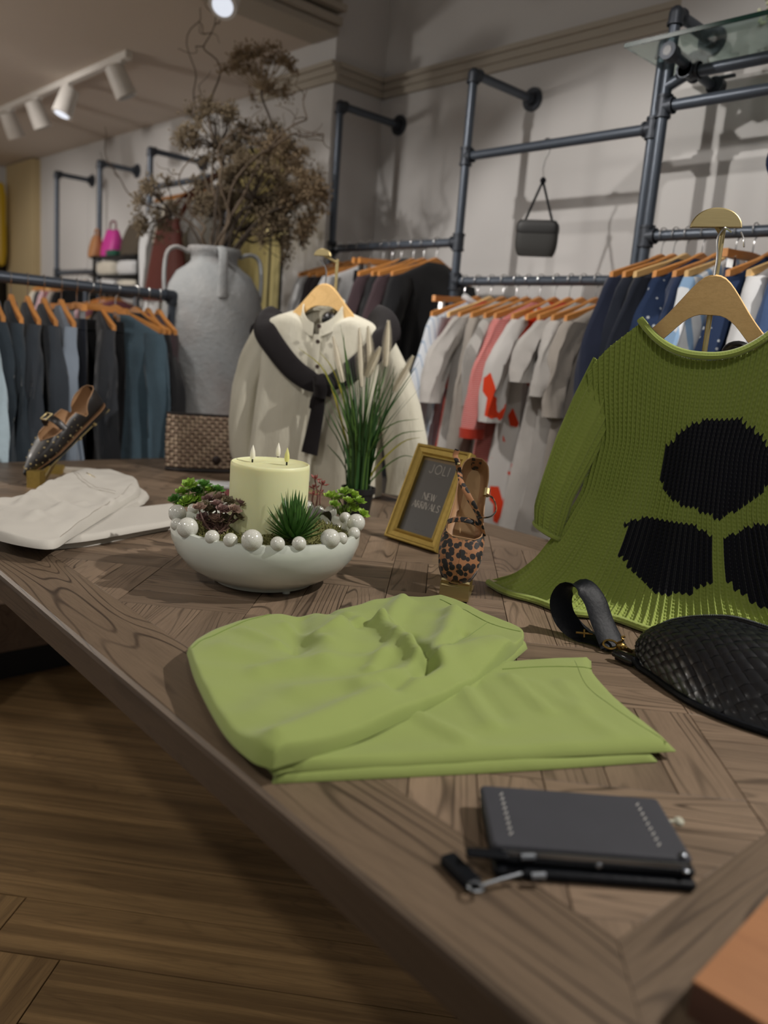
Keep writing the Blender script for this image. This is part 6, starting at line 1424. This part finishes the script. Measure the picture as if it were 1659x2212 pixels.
def poly_mask(polys):
    P_ = []
    for pl_ in polys:
        q = []
        for x, y in pl_:
            w = onpl(x, y, GO, GPH, .045); q.append(((w.x-GO[0])*ga[0]+(w.y-GO[1])*ga[1], w.z))
        P_.append(q)
    def f(cu, cv_):
        W = front(cu, cv_); s = ((W-go_) @ ga); z = W[..., 2]; d = (W-go_) @ gn; out = np.zeros(s.shape, bool)
        z2 = z + (d-.045)*.27
        for q in P_:
            ins = np.zeros(s.shape, bool)
            for (x1, y1), (x2, y2) in zip(q, q[1:]+q[:1]):
                c = ((y1 > z2) != (y2 > z2)) & (s < (x2-x1)*(z2-y1)/((y2-y1) if y2 != y1 else 1e-9)+x1); ins ^= c
            out |= ins
        return out
    return f
blobs = [[(1540, 908), (1480, 928), (1437, 975), (1420, 1030), (1440, 1075), (1490, 1100), (1530, 1112), (1552, 1124), (1600, 1105), (1640, 1082), (1668, 1040), (1672, 990), (1645, 950), (1600, 918)],
    [(1352, 1132), (1400, 1120), (1480, 1130), (1530, 1152), (1545, 1195), (1540, 1250), (1490, 1272), (1410, 1265), (1358, 1235), (1338, 1195)],
    [(1558, 1172), (1610, 1146), (1700, 1140), (1790, 1190), (1800, 1290), (1720, 1330), (1640, 1312), (1590, 1272), (1562, 1235)]]
gj = thing('green_jumper', 'olive green hand-knit jumper with a navy petal motif on the stand', 'jumper', Lg(0, ZT, .05))
knit('front', front, 44, 70, gj, [M['knit'], M['knit_navy']], poly_mask(blobs), flipn=False)
def back(u, v):
    U = 2*u-1; k = sp1(v, VS, [.187, .178, .158, .170, .205, .240, .275, .30, .325]); zlow = sp1(v, VS, [1.285, 1.23, 1.145, 1.045, .965, .905, .868, .856, .8445]); z = zlow + np.clip(ztop(U*.187)-1.30, -.02, .05)*np.clip(1-v/.3, 0, 1)*.9 - .012*np.clip(1-v*4, 0, 1)*(np.abs(U) < .58)
    return W3(U*k, z, -.030*(1-U**2)*np.sin(np.pi*np.clip(v, .03, 1))-.004+0*v)
knit('back', back, 40, 40, gj, [M['knit']], None, .002, 4, 3, True)
for sg in (-1, 1):
    cp_ = [(0, .146, 1.272, -.006, .036), (.25, .166, 1.195, -.004, .043), (.5, .190, 1.120, .006, .040), (.75, .213, 1.040, .010, .033), (.9, .221, .995, .008, .033), (1, .222, .962, .006, .028)]
    tv = [c[0] for c in cp_]
    def slv(u, v, sg=sg):
        A = 2*np.pi*u; s = sp1(v, tv, [c[1] for c in cp_]); z = sp1(v, tv, [c[2] for c in cp_]); d = sp1(v, tv, [c[3] for c in cp_]); w = sp1(v, tv, [c[4] for c in cp_])
        ca, sa = np.cos(A), np.sin(A); q = w*np.sign(ca)*np.abs(ca)**.8
        return W3(sg*(s+q*.95), z + q*.42*1.0, d + (.004+.018*np.clip(v*2.5, 0, 1)+.008*np.sin(np.pi*v))*np.sign(sa)*np.abs(sa)**.8)
    knit('sleeve', slv, 18, 46, gj, [M['knit']], None, .0058, 8, 5, sg > 0)
    c_ = [Lg(sg*(.222+.028*.95*math.cos(a)), .962+.028*.42*math.cos(a), .006+.020*math.sin(a)) for a in [2*PI*k/24 for k in range(24)]]
    MB().tube(c_, .0045, 8, closed=True).build('cuff', M['knit'], gj, world=True)
# rolled neckline and rolled hem
nk = [Lg(s, float(ztop(np.array(s)))+.002, .014+.020*(1-(s/.108)**2)) for s in [-.108+.216*k/40 for k in range(41)]]
def roll(path, r, name, cols):
    P0 = np.array([list(p) for p in path]); n = len(P0)
    def fn(u, v):
        x = v*(n-1); i = np.clip(x.astype(int), 0, n-2); f = (x-i)[..., None]; c = P0[i]*(1-f)+P0[i+1]*f; T = P0[np.clip(i+1, 0, n-1)]-P0[i]; T /= np.linalg.norm(T, axis=2, keepdims=True)
        a = gn[None, None, :]-T*(T @ gn)[..., None]; a /= np.linalg.norm(a, axis=2, keepdims=True); b = np.cross(T, a); A = 2*np.pi*u
        return c + r*(np.cos(A)[..., None]*a+np.sin(A)[..., None]*b)
    knit(name, fn, cols, int(n*1.2), gj, [M['knit']], None, .0014, 4, 4, True)
roll(nk, .0068, 'rolled_neckline', 7)
hm = [Vector(p) for p in front(np.linspace(0, 1, 60)[:, None], np.ones((60, 1)))[:, 0, :]]
for p in hm: p.z = ZT+.008
roll(hm, .0065, 'rolled_hem', 7)
